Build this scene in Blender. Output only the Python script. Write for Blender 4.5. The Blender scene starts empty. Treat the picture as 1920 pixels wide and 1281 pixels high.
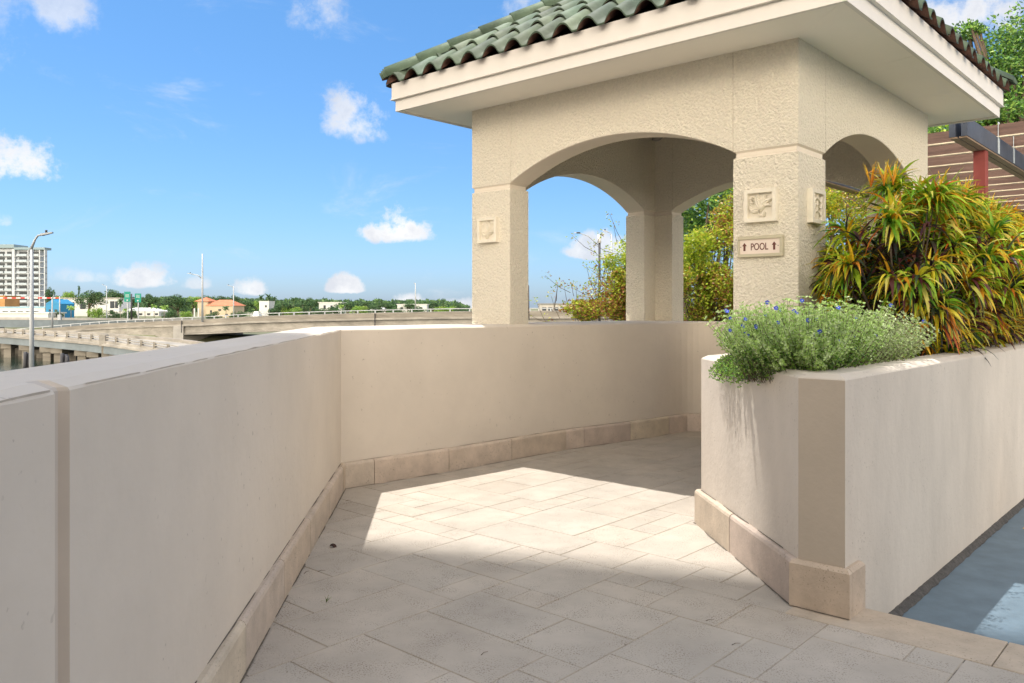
import bpy, bmesh, math, random
from mathutils import Vector, Matrix, noise
sc = bpy.context.scene
R = math.radians
# ------------------------------------------------------------------ camera
F = 1537.0; HOR = 578.0; EYE = 1.2
cam_d = bpy.data.cameras.new('camera'); cam = bpy.data.objects.new('camera', cam_d)
sc.collection.objects.link(cam); sc.camera = cam
cam.location = (0, 0, EYE); cam.rotation_euler = (R(90), 0, 0)
cam_d.sensor_width = 36; cam_d.lens = 36*F/1920; cam_d.shift_y = -(640.5-HOR)/1920
cam_d.clip_start = .05; cam_d.clip_end = 9000
sc.render.resolution_x = 1024; sc.render.resolution_y = 683
# ------------------------------------------------------------------ light
SH = Vector((.275, -.122, -1))                 # way the sunlight travels
SUN_EL = math.atan2(1, math.hypot(SH.x, SH.y)); SUN_AZ = math.atan2(-SH.x, -SH.y)
sd = bpy.data.lights.new('sun', 'SUN'); so = bpy.data.objects.new('sun', sd); sc.collection.objects.link(so)
sd.energy = 2.75; sd.angle = R(.53); sd.color = (1, .95, .885)
so.rotation_euler = SH.to_track_quat('-Z', 'Y').to_euler()
sc.view_settings.view_transform = 'Standard'; sc.view_settings.look = 'None'
sc.view_settings.exposure = 1.05; sc.view_settings.gamma = 1
w = bpy.data.worlds.new('World'); sc.world = w; w.use_nodes = True
N = w.node_tree.nodes; Lk = w.node_tree.links; N.clear()
def wn(t, **k):
    n = N.new(t)
    for a, b in k.items(): setattr(n, a, b)
    return n
def wm(op, a, b=None, c=None, clamp=False):
    n = N.new('ShaderNodeMath'); n.operation = op; n.use_clamp = clamp
    for i, v in enumerate((a, b, c)):
        if v is None: continue
        if isinstance(v, (int, float)): n.inputs[i].default_value = v
        else: Lk.new(v, n.inputs[i])
    return n.outputs[0]
SKY = .143
out = wn('ShaderNodeOutputWorld'); bg = wn('ShaderNodeBackground'); bg.inputs[1].default_value = SKY
sky = wn('ShaderNodeTexSky', sky_type='NISHITA', sun_disc=False)
sky.sun_elevation = SUN_EL; sky.sun_rotation = SUN_AZ; sky.altitude = 0; sky.air_density = 1.0; sky.dust_density = .6; sky.ozone_density = 2.2
tc = wn('ShaderNodeTexCoord'); sp = wn('ShaderNodeSeparateXYZ'); Lk.new(tc.outputs['Generated'], sp.inputs[0])
n1 = wn('ShaderNodeTexNoise'); n1.inputs['Scale'].default_value = 9; n1.inputs['Detail'].default_value = 9; n1.inputs['Roughness'].default_value = .62
n2 = wn('ShaderNodeTexNoise'); n2.inputs['Scale'].default_value = 17; n2.inputs['Detail'].default_value = 8; n2.inputs['Roughness'].default_value = .66
Lk.new(tc.outputs['Generated'], n1.inputs['Vector']); Lk.new(tc.outputs['Generated'], n2.inputs['Vector'])
az = wm('ARCTAN2', sp.outputs[0], sp.outputs[1]); el = wm('ARCSINE', sp.outputs[2])
dn = wm('SUBTRACT', n2.outputs[0], .5)
dn1 = wm('SUBTRACT', n1.outputs[0], .5)
# clouds: (px x, px y of the base, half width px, height px, opacity)
CL = [(688, 240, 78, 78, .75, .9), (740, 440, 80, 60, 1, .5), (35, 322, 78, 74, .95, .6), (1122, 474, 66, 44, .8, .5), (265, 530, 66, 34, .85, .6),
      (160, 524, 62, 22, .55, .8), (368, 536, 30, 22, .6, .7), (470, 548, 34, 28, .8, .5), (650, 544, 34, 31, .95, .4), (765, 568, 46, 24, .8, .6),
      (855, 578, 45, 22, .75, .7), (600, 38, 58, 60, .6, 1.3), (118, 30, 55, 70, .6, 1.3), (20, 85, 50, 90, .55, 1.4), (1775, 120, 150, 150, .95, .9), (1010, 30, 75, 60, .6, 1.2),
      (1640, 60, 90, 90, .6, 1.3), (5, 418, 20, 22, .6, .8), (-260, 400, 160, 120, .9, .7), (2400, 350, 260, 160, .9, .7), (1500, -300, 300, 120, .8, 1.2), (300, -500, 260, 140, .8, 1.2)]
tot = None
for (px, py, hw, hh, op, soft) in CL:
    a0 = math.atan2((px-960)/F, 1); e0 = math.atan2((HOR-py)/F, math.hypot(1, (px-960)/F))
    ra = hw/F; re = hh/F
    da = wm('DIVIDE', wm('SUBTRACT', az, a0), ra)
    de = wm('DIVIDE', wm('SUBTRACT', el, e0), re)
    up = wm('MAXIMUM', de, 0); dnw = wm('MULTIPLY', wm('MINIMUM', de, 0), 4.0/(.6+soft))
    d2 = wm('ADD', wm('MULTIPLY', da, da), wm('ADD', wm('MULTIPLY', up, up), wm('MULTIPLY', dnw, dnw)))
    d = wm('ADD', d2, wm('ADD', wm('MULTIPLY', dn, 3.6+1.6*soft), wm('MULTIPLY', dn1, 2.6*soft)))
    m = wm('MULTIPLY', wm('MULTIPLY', wm('SUBTRACT', 1.0, d), 1.25/(.45+soft), clamp=True), op)
    tot = m if tot is None else wm('MAXIMUM', tot, m)
mpw = wn('ShaderNodeMapping'); mpw.inputs['Scale'].default_value = (2.2, 1.5, 5.5); mpw.inputs['Rotation'].default_value = (0, .35, .3); Lk.new(tc.outputs['Generated'], mpw.inputs[0])
n5 = wn('ShaderNodeTexNoise'); n5.inputs['Scale'].default_value = 2.6; n5.inputs['Detail'].default_value = 12; n5.inputs['Roughness'].default_value = .68; n5.inputs['Distortion'].default_value = .6; Lk.new(mpw.outputs[0], n5.inputs['Vector'])
wisp = wm('MULTIPLY', wm('MULTIPLY', wm('SUBTRACT', n5.outputs[0], .53), 4.5, clamp=True), .42)
tot = wm('MAXIMUM', tot, wisp)
# unseen bright banks added above and behind as fill for shaded walls
n3 = wn('ShaderNodeTexNoise'); n3.inputs['Scale'].default_value = 3; n3.inputs['Detail'].default_value = 8
Lk.new(tc.outputs['Generated'], n3.inputs['Vector'])
bdir = wm('ADD', wm('MULTIPLY', sp.outputs[0], -.60), wm('MULTIPLY', sp.outputs[1], -.80))
bk = wm('MULTIPLY', wm('MULTIPLY', wm('SUBTRACT', n3.outputs[0], .36), 6, clamp=True), wm('MULTIPLY', wm('MULTIPLY', wm('SUBTRACT', bdir, .1), 2.2, clamp=True), wm('MULTIPLY', wm('SUBTRACT', .50, sp.outputs[2]), 5, clamp=True)))
ss = wn('ShaderNodeMapRange'); ss.interpolation_type = 'SMOOTHSTEP'; Lk.new(tot, ss.inputs[0])
mx = wn('ShaderNodeMix', data_type='RGBA'); Lk.new(ss.outputs[0], mx.inputs[0])
hs = wn('ShaderNodeHueSaturation'); hs.inputs['Saturation'].default_value = 1.10; hs.inputs['Value'].default_value = .57
Lk.new(sky.outputs[0], hs.inputs['Color']); 
hz_ = wn('ShaderNodeValToRGB'); hz_.color_ramp.elements[0].position = 0; hz_.color_ramp.elements[0].color = (.55, .73, 1.18, 1); hz_.color_ramp.elements[1].position = .6; hz_.color_ramp.elements[1].color = (.66, 1.0, 1.10, 1)
e_ = hz_.color_ramp.elements.new(.12); e_.color = (.59, .80, 1.02, 1)
Lk.new(sp.outputs[2], hz_.inputs[0]); tn = wn('ShaderNodeMix', data_type='RGBA', blend_type='MULTIPLY'); tn.inputs[0].default_value = 1
Lk.new(hs.outputs[0], tn.inputs[6]); Lk.new(hz_.outputs[0], tn.inputs[7]); Lk.new(tn.outputs[2], mx.inputs[6])
cr = wn('ShaderNodeValToRGB'); cr.color_ramp.elements[0].position = .35; cr.color_ramp.elements[0].color = (2.6, 2.7, 2.95, 1)
cr.color_ramp.elements[1].position = .6; cr.color_ramp.elements[1].color = (3.6, 3.6, 3.6, 1); Lk.new(n2.outputs[0], cr.inputs[0])
Lk.new(cr.outputs[0], mx.inputs[7])
mx2 = wn('ShaderNodeMix', data_type='RGBA'); Lk.new(bk, mx2.inputs[0]); Lk.new(mx.outputs[2], mx2.inputs[6]); mx2.inputs[7].default_value = (40, 35, 28, 1)   # warm low fill glow added behind the viewer
n4 = wn('ShaderNodeTexNoise'); n4.inputs['Scale'].default_value = 2.3; n4.inputs['Detail'].default_value = 7; Lk.new(tc.outputs['Generated'], n4.inputs['Vector'])
bk2 = wm('MULTIPLY', wm('MULTIPLY', wm('SUBTRACT', n4.outputs[0], .40), 6, clamp=True), wm('MULTIPLY', wm('SUBTRACT', .25, sp.outputs[1]), 4, clamp=True))
mx3 = wn('ShaderNodeMix', data_type='RGBA'); Lk.new(bk2, mx3.inputs[0]); Lk.new(mx.outputs[2], mx3.inputs[6]); mx3.inputs[7].default_value = (7.6, 6.95, 6.1, 1); Lk.new(mx3.outputs[2], mx2.inputs[6])
Lk.new(mx2.outputs[2], bg.inputs[0]); Lk.new(bg.outputs[0], out.inputs[0])

# ------------------------------------------------------------------ frames of reference
U = Vector((.668, .744, 0)).normalized(); V = Vector((-U.y, U.x, 0))
def W(u, v, h=0): return U*u + V*v + Vector((0, 0, h))
def P(px, py, Z): return Vector(((px-960)/F*Z, Z, EYE-(py-HOR)/F*Z))
def X_(px, Z): return (px-960)/F*Z
def H_(py, Z): return EYE-(py-HOR)/F*Z
# ------------------------------------------------------------------ object helpers
class MB:
    def __init__(s): s.v = []; s.f = []; s.m = []; s.c = []; s.sm = []
    def vert(s, p): s.v.append((p[0], p[1], p[2])); return len(s.v)-1
    def face(s, ids, m=0, c=None, smooth=False): s.f.append(ids); s.m.append(m); s.c.append(c); s.sm.append(smooth)
    def poly(s, pts, m=0, c=None, smooth=False): s.face([s.vert(p) for p in pts], m, c, smooth)
    def hexa(s, b, t, m=0, c=None):
        i = [s.vert(p) for p in list(b)+list(t)]; n = len(b)
        s.face(i[:n][::-1], m, c); s.face(i[n:], m, c)
        for k in range(n): s.face([i[k], i[(k+1) % n], i[n+(k+1) % n], i[n+k]], m, c)
    def box(s, x0, x1, y0, y1, z0, z1, m=0, c=None):
        s.hexa([(x0, y0, z0), (x1, y0, z0), (x1, y1, z0), (x0, y1, z0)], [(x0, y0, z1), (x1, y0, z1), (x1, y1, z1), (x0, y1, z1)], m, c)
    def boxuv(s, u0, u1, v0, v1, z0, z1, m=0, c=None):
        s.hexa([W(u0, v0, z0), W(u1, v0, z0), W(u1, v1, z0), W(u0, v1, z0)], [W(u0, v0, z1), W(u1, v0, z1), W(u1, v1, z1), W(u0, v1, z1)], m, c)
    def beam(s, a, b, wd, hg, m=0, c=None):          # bar between two points, width wd (horizontal), height hg
        a = Vector(a); b = Vector(b); d = (b-a).normalized(); up = Vector((0, 0, 1))
        sd_ = d.cross(up)
        if sd_.length < 1e-3: sd_ = Vector((1, 0, 0))
        sd_.normalize(); up = sd_.cross(d); x = sd_*wd/2; y = up*hg/2
        s.hexa([a-x-y, a+x-y, b+x-y, b-x-y], [a-x+y, a+x+y, b+x+y, b-x+y], m, c)
    def tube(s, pts, rs, n=8, m=0, c=None, caps=True):
        rings = []; pts = [Vector(p) for p in pts]
        for i, p in enumerate(pts):
            d = (pts[min(i+1, len(pts)-1)]-pts[max(i-1, 0)]).normalized()
            a = d.orthogonal().normalized() if i == 0 else (pa - d*pa.dot(d)).normalized()
            pa = a; b = d.cross(a); r = rs[i] if isinstance(rs, (list, tuple)) else rs
            rings.append([s.vert(p+(a*math.cos(2*math.pi*k/n)+b*math.sin(2*math.pi*k/n))*r) for k in range(n)])
        for i in range(len(rings)-1):
            for k in range(n): s.face([rings[i][k], rings[i][(k+1) % n], rings[i+1][(k+1) % n], rings[i+1][k]], m, c, True)
        if caps: s.face(rings[0][::-1], m, c); s.face(rings[-1], m, c)
    def build(s, name, mats, parent=None, recalc=False, bevel=0, off=None):
        me = bpy.data.meshes.new(name)
        v = s.v
        if off is not None: v = [(a-off[0], b-off[1], c-off[2]) for a, b, c in v]
        me.from_pydata(v, [], s.f)
        if not isinstance(mats, (list, tuple)): mats = [mats]
        for m in mats: me.materials.append(m)
        me.polygons.foreach_set('material_index', s.m); me.polygons.foreach_set('use_smooth', s.sm)
        if any(c is not None for c in s.c):
            at = me.color_attributes.new('Col', 'FLOAT_COLOR', 'CORNER'); buf = []
            for f, c in zip(s.f, s.c):
                c = c or (1, 1, 1); buf.extend([c[0], c[1], c[2], 1.0]*len(f))
            at.data.foreach_set('color', buf)
        if recalc:
            bm = bmesh.new(); bm.from_mesh(me); bmesh.ops.recalc_face_normals(bm, faces=bm.faces); bm.to_mesh(me); bm.free()
        me.update()
        o = bpy.data.objects.new(name, me); sc.collection.objects.link(o)
        if parent: o.parent = parent
        if off is not None and not parent: o.location = off
        if bevel:
            b = o.modifiers.new('bevel', 'BEVEL'); b.width = bevel; b.segments = 2; b.limit_method = 'ANGLE'; b.angle_limit = R(40)
        return o
def tag(o, label=None, cat=None, group=None, kind=None):
    if label: o['label'] = label
    if cat: o['category'] = cat
    if group: o['group'] = group
    if kind: o['kind'] = kind
    return o
def thing(name, label, cat, loc=(0, 0, 0), group=None):
    o = bpy.data.objects.new(name, None); sc.collection.objects.link(o); o.location = loc; o.empty_display_size = .2
    return tag(o, label, cat, group)
def copy_tree(o, parent=None):
    c = o.copy(); sc.collection.objects.link(c)
    if parent: c.parent = parent
    for ch in [x for x in o.children]: copy_tree(ch, c)
    return c
ORD = ['first', 'second', 'third', 'fourth', 'fifth', 'sixth', 'seventh', 'eighth', 'ninth', 'tenth', 'eleventh', 'twelfth', 'thirteenth', 'fourteenth', 'fifteenth', 'sixteenth', 'seventeenth', 'eighteenth', 'nineteenth', 'twentieth', 'twenty-first', 'twenty-second', 'twenty-third', 'twenty-fourth', 'twenty-fifth', 'twenty-sixth']
# ------------------------------------------------------------------ materials
def mat(name, col, rough=.7, var=.0, vscale=3, col2=None, bump=0, bscale=60, bdist=.01, speck=0, sscale=90, scol=(.12, .1, .08), attr=False, metal=0, spec=.35, bump2=0, b2scale=8, trans=0, stretch=None, detail=5):
    m = bpy.data.materials.new(name); m.use_nodes = True; nt = m.node_tree; n = nt.nodes; L = nt.links
    b = n['Principled BSDF']; b.inputs['Roughness'].default_value = rough; b.inputs['Metallic'].default_value = metal
    b.inputs['Specular IOR Level'].default_value = spec
    t = n.new('ShaderNodeTexCoord'); cs = t.outputs['Object']
    if stretch:
        mp = n.new('ShaderNodeMapping'); mp.inputs['Scale'].default_value = stretch; L.new(cs, mp.inputs[0]); cs2 = mp.outputs[0]
    else: cs2 = cs
    def rgb(c): r = n.new('ShaderNodeRGB'); r.outputs[0].default_value = (*c, 1); return r.outputs[0]
    if attr:
        a = n.new('ShaderNodeAttribute'); a.attribute_name = 'Col'
        mm = n.new('ShaderNodeMix'); mm.data_type = 'RGBA'; mm.blend_type = 'MULTIPLY'; mm.inputs[0].default_value = 1
        L.new(a.outputs['Color'], mm.inputs[6]); L.new(rgb(col), mm.inputs[7]); c = mm.outputs[2]
    else: c = rgb(col)
    def noise_(scale, detail=5, rough_=.6, src=None):
        q = n.new('ShaderNodeTexNoise'); q.inputs['Scale'].default_value = scale; q.inputs['Detail'].default_value = detail; q.inputs['Roughness'].default_value = rough_
        L.new(src or cs, q.inputs['Vector']); return q.outputs[0]
    if var:
        q = noise_(vscale, detail, .65, cs2); mr = n.new('ShaderNodeMapRange'); mr.inputs[1].default_value = .3; mr.inputs[2].default_value = .7; L.new(q, mr.inputs[0])
        x = n.new('ShaderNodeMix'); x.data_type = 'RGBA'; 
        if col2 is None:
            x.blend_type = 'MULTIPLY'; L.new(c, x.inputs[6]); cr_ = n.new('ShaderNodeMix'); cr_.data_type = 'RGBA'
            L.new(mr.outputs[0], cr_.inputs[0]); cr_.inputs[6].default_value = (1-var, 1-var, 1-var, 1); cr_.inputs[7].default_value = (1, 1, 1, 1)
            L.new(cr_.outputs[2], x.inputs[7]); x.inputs[0].default_value = 1
        else:
            mlt = n.new('ShaderNodeMath'); mlt.operation = 'MULTIPLY'; mlt.inputs[1].default_value = var; L.new(mr.outputs[0], mlt.inputs[0])
            L.new(mlt.outputs[0], x.inputs[0]); L.new(c, x.inputs[6]); x.inputs[7].default_value = (*col2, 1)
        c = x.outputs[2]
    if speck:
        q = noise_(sscale, 2, .5); mr = n.new('ShaderNodeMapRange'); mr.inputs[1].default_value = 1-speck; mr.inputs[2].default_value = 1-speck+.03; L.new(q, mr.inputs[0])
        q2 = noise_(sscale*.05, 3, .5); mu = n.new('ShaderNodeMath'); mu.operation = 'MULTIPLY'; L.new(mr.outputs[0], mu.inputs[0])
        mr2 = n.new('ShaderNodeMapRange'); mr2.inputs[1].default_value = .4; mr2.inputs[2].default_value = .65; mr2.inputs[4].default_value = .85; L.new(q2, mr2.inputs[0]); L.new(mr2.outputs[0], mu.inputs[1])
        x = n.new('ShaderNodeMix'); x.data_type = 'RGBA'; L.new(mu.outputs[0], x.inputs[0]); L.new(c, x.inputs[6]); x.inputs[7].default_value = (*scol, 1); c = x.outputs[2]
    L.new(c, b.inputs['Base Color'])
    prev = None
    for (bs, bd, sc_) in ((bump, bdist, bscale), (bump2, .02, b2scale)):
        if bs:
            q = noise_(sc_, 4, .55); bu = n.new('ShaderNodeBump'); bu.inputs['Strength'].default_value = bs; bu.inputs['Distance'].default_value = bd
            L.new(q, bu.inputs['Height'])
            if prev: L.new(prev, bu.inputs['Normal'])
            prev = bu.outputs[0]
    if prev: L.new(prev, b.inputs['Normal'])
    if trans:
        tr = n.new('ShaderNodeBsdfTranslucent'); L.new(c, tr.inputs[0]); ms = n.new('ShaderNodeMixShader'); ms.inputs[0].default_value = trans
        L.new(b.outputs[0], ms.inputs[1]); L.new(tr.outputs[0], ms.inputs[2]); L.new(ms.outputs[0], n['Material Output'].inputs[0])
    return m
M = {}
M['plaster'] = mat('painted_plaster', (.72, .64, .545), .75, .15, .9, bump=.25, bscale=28, bdist=.006, bump2=.5, b2scale=3.0, speck=.30, sscale=38, scol=(.42, .36, .30))
M['planter'] = mat('planter_plaster', (.66, .59, .51), .75, .2, 2.0, bump=.35, bscale=45, bdist=.005, bump2=.25, b2scale=6, speck=.335, sscale=80, scol=(.36, .31, .26), stretch=(1, 1, .45))
M['chamfer_tan'] = mat('tan_corner', (.50, .43, .35), .75, .15, 2, bump=.3, bscale=45, bdist=.005)
M['caulk'] = mat('joint_caulk', (.60, .53, .46), .8, .1, 6)
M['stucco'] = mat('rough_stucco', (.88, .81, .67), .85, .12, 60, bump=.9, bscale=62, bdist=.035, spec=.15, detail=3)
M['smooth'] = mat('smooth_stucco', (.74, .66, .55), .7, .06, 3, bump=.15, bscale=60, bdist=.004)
M['trim'] = mat('white_trim_paint', (.74, .70, .65), .5, .06, 2, bump=.05, bscale=20)
M['soffit'] = mat('soffit_paint', (.88, .83, .75), .6, .04, 1.5)
M['stone'] = mat('base_stone', (.62, .52, .425), .75, .25, 9, bump=.4, bscale=70, bdist=.004, speck=.36, sscale=120, scol=(.22, .18, .13), attr=True)
M['paver'] = mat('paver_stone', (.50, .448, .385), .78, .22, 2.6, bump=.4, bscale=90, bdist=.004, speck=.425, sscale=165, scol=(.17, .14, .11), attr=True)
M['joint'] = mat('sanded_joint', (.43, .39, .34), .9, .9, 4.5, col2=(.06, .055, .045), bump=.3, bscale=90)
M['bluedeck'] = mat('blue_deck_coating', (.15, .215, .27), .55, .3, 6, bump=.3, bscale=260, bdist=.002, speck=.3, sscale=200, scol=(.14, .2, .25))
M['sealant'] = mat('grey_sealant', (.16, .15, .14), .95, .5, 30, bump=1, bscale=120, bdist=.02)
M['yellow'] = mat('yellow_paint', (.75, .42, .03), .6, .1, 20)
M['tile'] = mat('green_tile', (.100, .142, .095), .62, .5, 6, bump=.25, bscale=50, bdist=.003, attr=True, spec=.3)
M['terra'] = mat('terracotta', (.10, .048, .034), .85, .4, 14, bump=.4, bscale=60)
M['roofdark'] = mat('roof_underlay', (.05, .045, .04), .9)
M['plaque'] = mat('cast_stone', (.80, .74, .62), .75, .12, 20, bump=.2, bscale=80, bdist=.004)
M['signplate'] = mat('sign_plate', (.74, .63, .55), .5)
M['signframe'] = mat('sign_frame_paint', (.52, .47, .34), .6, .1, 10)
M['signred'] = mat('dark_red_lettering', (.12, .035, .025), .5)
M['soil'] = mat('soil', (.05, .035, .025), .95, .5, 20, bump=1, bscale=40, bdist=.03)
M['leaf'] = mat('leaf', (1, 1, 1), .45, .25, 30, attr=True, trans=.3, spec=.4)
M['farleaf'] = mat('far_leaf', (1, 1, 1), .6, 0, attr=True, trans=.2, spec=.2)
M['bark'] = mat('bark', (.16, .12, .085), .9, .4, 12, bump=.6, bscale=30)
M['palmbark'] = mat('palm_bark', (.22, .19, .15), .9, .3, 5)
M['petal'] = mat('blue_petal', (.05, .10, .62), .5, .2, 60, trans=.2)
M['petalc'] = mat('petal_centre', (.8, .8, .8), .5)
M['wood'] = mat('stained_wood', (.17, .105, .085), .8, .5, 2, bump=.4, bscale=40, stretch=(.8, .8, 12))
M['edge'] = mat('bounce_lit_board_edge', (.85, .74, .55), .7, .4, 9)  # pale tone stands for sunlight bounced onto the rafter undersides
M['beamblue'] = mat('blue_grey_paint', (.085, .10, .135), .6, .3, 5, bump=.2, bscale=40)
M['beamtan'] = mat('bare_wood', (.36, .25, .17), .7, .3, 9)
M['redpost'] = mat('red_post_paint', (.27, .06, .05), .6, .2, 6)
M['notchlight'] = mat('sunlit_notch_strip', (.55, .6, .62), .6, .3, 30)
M['conc'] = mat('bridge_concrete', (.36, .335, .295), .85, .55, .35, bump=.2, bscale=2, stretch=(1, 1, 3), detail=8)
M['concdark'] = mat('stained_shaded_concrete', (.27, .245, .205), .85, .5, .5, stretch=(.5, .5, 4), detail=8)
M['concpale'] = mat('pale_concrete', (.44, .42, .39), .8, .3, .6)
M['concblue'] = mat('grey_painted_girder', (.18, .215, .235), .7, .3, .4)
M['alu'] = mat('galvanised_metal', (.36, .38, .40), .5, .15, 2, metal=.3)
M['black'] = mat('black_metal', (.03, .03, .035), .5)
M['asphalt'] = mat('asphalt', (.07, .07, .07), .9, .3, 1)
M['water'] = mat('river_water', (.012, .03, .022), .08, .2, .2, bump=.5, bscale=1.2, bdist=.1, spec=.5)
M['ground'] = mat('ground', (.10, .12, .05), .95, .6, .05, col2=(.18, .16, .11))
M['white'] = mat('white_render', (.58, .585, .58), .7, .1, .3)
M['wallcream'] = mat('cream_render', (.50, .42, .30), .7, .15, .3)
M['condowhite'] = mat('condo_concrete', (.46, .49, .53), .7, .12, .1)
M['condotrim'] = mat('condo_grey_band', (.20, .27, .30), .6)
M['glass'] = mat('window_glass', (.02, .028, .036), .35, 0, spec=.3)
M['rail_glass'] = mat('balcony_panel', (.34, .40, .45), .4)
M['bluehouse'] = mat('bright_blue_cladding', (.03, .22, .42), .6, .15, .5)
M['paleblue'] = mat('pale_blue_awning', (.25, .48, .62), .6)
M['orange'] = mat('orange_cladding', (.48, .26, .10), .7, .3, .3)
M['redtile'] = mat('orange_roof_tile', (.48, .17, .085), .8, .3, .6)
M['signgreen'] = mat('highway_sign_green', (.0, .20, .15), .5)
M['redpaint'] = mat('red_stripe', (.5, .05, .04), .5)
M['towerwall'] = mat('tower_brown_render', (.34, .28, .22), .8, .1, .3)
M['greyroof'] = mat('grey_roof', (.2, .2, .2), .8)
rnd = random.Random(7)

# ------------------------------------------------------------------ parapet wall
WT = 1.070; WB = 1.056; ZB = -5.0
dL = Vector((-.0830, .9965, 0)); nL = Vector((.9965, .0830, 0))      # along the left wall, and into the path
LW0 = Vector((-.683, 0, 0))                                      # inner face at Z=0
def lwp(Z, off=0): return Vector((-.683-.0833*Z, Z, 0)) - nL*off
corner_in = Vector((-1.137, 5.452, 0)); corner_out = Vector((-1.385, 5.715, 0))
def loft(mb, st, tops, joints):
    rings = []
    for (a, b, g) in st:      # inner pt, outer pt, inset of the inner side
        d = (b-a); d.z = 0; d.normalize(); a0 = a; a = a+d*g
        j = noise.noise(Vector((a.x*5, a.y*5, 1.3)))*.004; j2 = noise.noise(Vector((a.x*14, a.y*14, 5.3)))*.0025
        rings.append([a+Vector((0, 0, -.02)), a+Vector((0, 0, WB-.006+j)), a+d*.004+Vector((0, 0, WB+j)), a+d*(.036+j+j2)+Vector((0, 0, WT+j2-.002)), a0+d*(.062+j)+Vector((0, 0, WT)), b-d*.03+Vector((0, 0, WT)), b+Vector((0, 0, WB)), b+Vector((0, 0, ZB))])
    idx = [[mb.vert(p) for p in r] for r in rings]
    for i in range(len(idx)-1):
        for k in range(len(idx[0])-1):
            mb.face([idx[i][k], idx[i][k+1], idx[i+1][k+1], idx[i+1][k]], 0, None, False)
    mb.face(idx[0][::-1]); 
    return mb
st = []
Z = -4.0
def stL(Z, g=0): return (lwp(Z), lwp(Z, .252), g)
G0, G1 = 1.440, 1.497
while Z < G0-.01: st.append(stL(Z)); Z += .07
st += [stL(G0), stL(G0+.006, .018), stL(G0+.03, .022), stL(G1-.006, .018), stL(G1)]
Z = G1+.05
while Z < 5.3: st.append(stL(Z)); Z += .07
st.append((corner_in, corner_out, 0))
mb = loft(MB(), st, None, None)
mb.face([0, 1, 2, 3, 4, 5, 6, 7])
for f_i, f in enumerate(mb.f):
    if all(G0-.001 <= mb.v[i][1] <= G1+.02 and mb.v[i][0] < 0 for i in f) and len(f) == 4 and min(mb.v[i][1] for i in f) >= G0+.005-.004 and max(mb.v[i][1] for i in f) <= G1 and min(i % 8 for i in f) <= 2: mb.m[f_i] = 1
wall_l = mb.build('parapet_wall', [M['plaster'], M['caulk']], recalc=True)
tag(wall_l, 'long cream parapet wall on the left with a vertical reveal groove', 'wall')
# back wall: inner curve measured from the skirting, outer face along V=4.85
inn = [corner_in, Vector((-.489, 6.035, 0)), Vector((-.018, 6.505, 0)), Vector((.449, 6.972, 0)), Vector((.888, 7.322, 0)), Vector((1.308, 7.668, 0)), Vector((1.716, 8.019, 0)), W(7.30, 3.80), W(7.36, 3.3), W(7.36, 2.25)]
def smooth_curve(c):
    o = []
    for i in range(len(c)-1):
        p0, p1, p2, p3 = c[max(i-1, 0)], c[i], c[i+1], c[min(i+2, len(c)-1)]
        for k in range(6):
            t = k/6; o.append(.5*((2*p1)+(p2-p0)*t+(2*p0-5*p1+4*p2-p3)*t*t+(3*p1-p0-3*p2+p3)*t**3))
    return o+[c[-1]]
inn = smooth_curve(inn)
def dens(pts, s=.1):
    o = []
    for a, b in zip(pts, pts[1:]):
        n = max(1, int((b-a).length/s)); o += [a.lerp(b, i/n) for i in range(n)]
    return o+[pts[-1]]
st = []
for k, p in enumerate(dens(inn)):
    uu = p.dot(U)
    tt = min(1, max(0, (4.08-p.dot(V))/.78))
    st.append((p, (W(max(uu, 0), 4.85) if uu < 7.1 or tt <= 0 else W(7.11, 4.85).lerp(W(7.66, 3.3), tt) if tt < 1 else W(7.66, p.dot(V))) if k else corner_out, 0))
mb = loft(MB(), st, None, None)
mb.face([len(mb.v)-8+k for k in range(8)])
wall_b = mb.build('parapet_wall', M['plaster'], recalc=True)
tag(wall_b, 'cream parapet wall running from the bend to under the arched pavilion', 'wall')
mb = MB(); mb.boxuv(7.12, 7.68, 4.30, 4.852, -5, 1.0615); mb.build('pier_base', M['plaster'], wall_b)
# skirting stones
def skirting(mb, pts, cuts, h=.17, th=.03, nrm_left=False, seed=1):
    r = random.Random(seed)
    # pts polyline of the wall face; cuts = distances of joints
    L_ = [0]
    for a, b in zip(pts, pts[1:]): L_.append(L_[-1]+(b-a).length)
    def at(s):
        s = min(max(s, 0), L_[-1])
        for i in range(len(L_)-1):
            if s <= L_[i+1] or i == len(L_)-2:
                t = (s-L_[i])/(L_[i+1]-L_[i]); p = pts[i].lerp(pts[i+1], t); d = (pts[i+1]-pts[i]).normalized(); return p, d
    cs = [0]+[c for c in cuts if 0 < c < L_[-1]]+[L_[-1]]
    for a, b in zip(cs, cs[1:]):
        g = .0025; n = max(1, int((b-a)/.25)); t = .9+.2*r.random(); c = (t, t*(.98+.04*r.random()), t*(.93+.1*r.random()))
        dz = (r.random()-.5)*.003; dt = (r.random()-.5)*.003; rings = []
        for i in range(n+1):
            p, d = at(a+g+(b-a-2*g)*i/n); nn = Vector((d.y, -d.x, 0))*(-1 if nrm_left else 1)
            T = th+dt; H = h+dz
            rings.append([mb.vert(q) for q in (p-nn*.01+Vector((0, 0, -.02)), p+nn*T+Vector((0, 0, -.02)), p+nn*T+Vector((0, 0, H-.018)), p+nn*(T-.005)+Vector((0, 0, H-.006)), p+nn*(T-.016)+Vector((0, 0, H)), p-nn*.01+Vector((0, 0, H+.001)))])
        for i in range(n):
            for k in range(5): mb.face([rings[i][k], rings[i+1][k], rings[i+1][k+1], rings[i][k+1]], 0, c)
        mb.face(rings[0][::-1], 0, c); mb.face(rings[-1], 0, c)
ptsL = [lwp(-4), corner_in]
Ltot = (ptsL[1]-ptsL[0]).length
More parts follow.
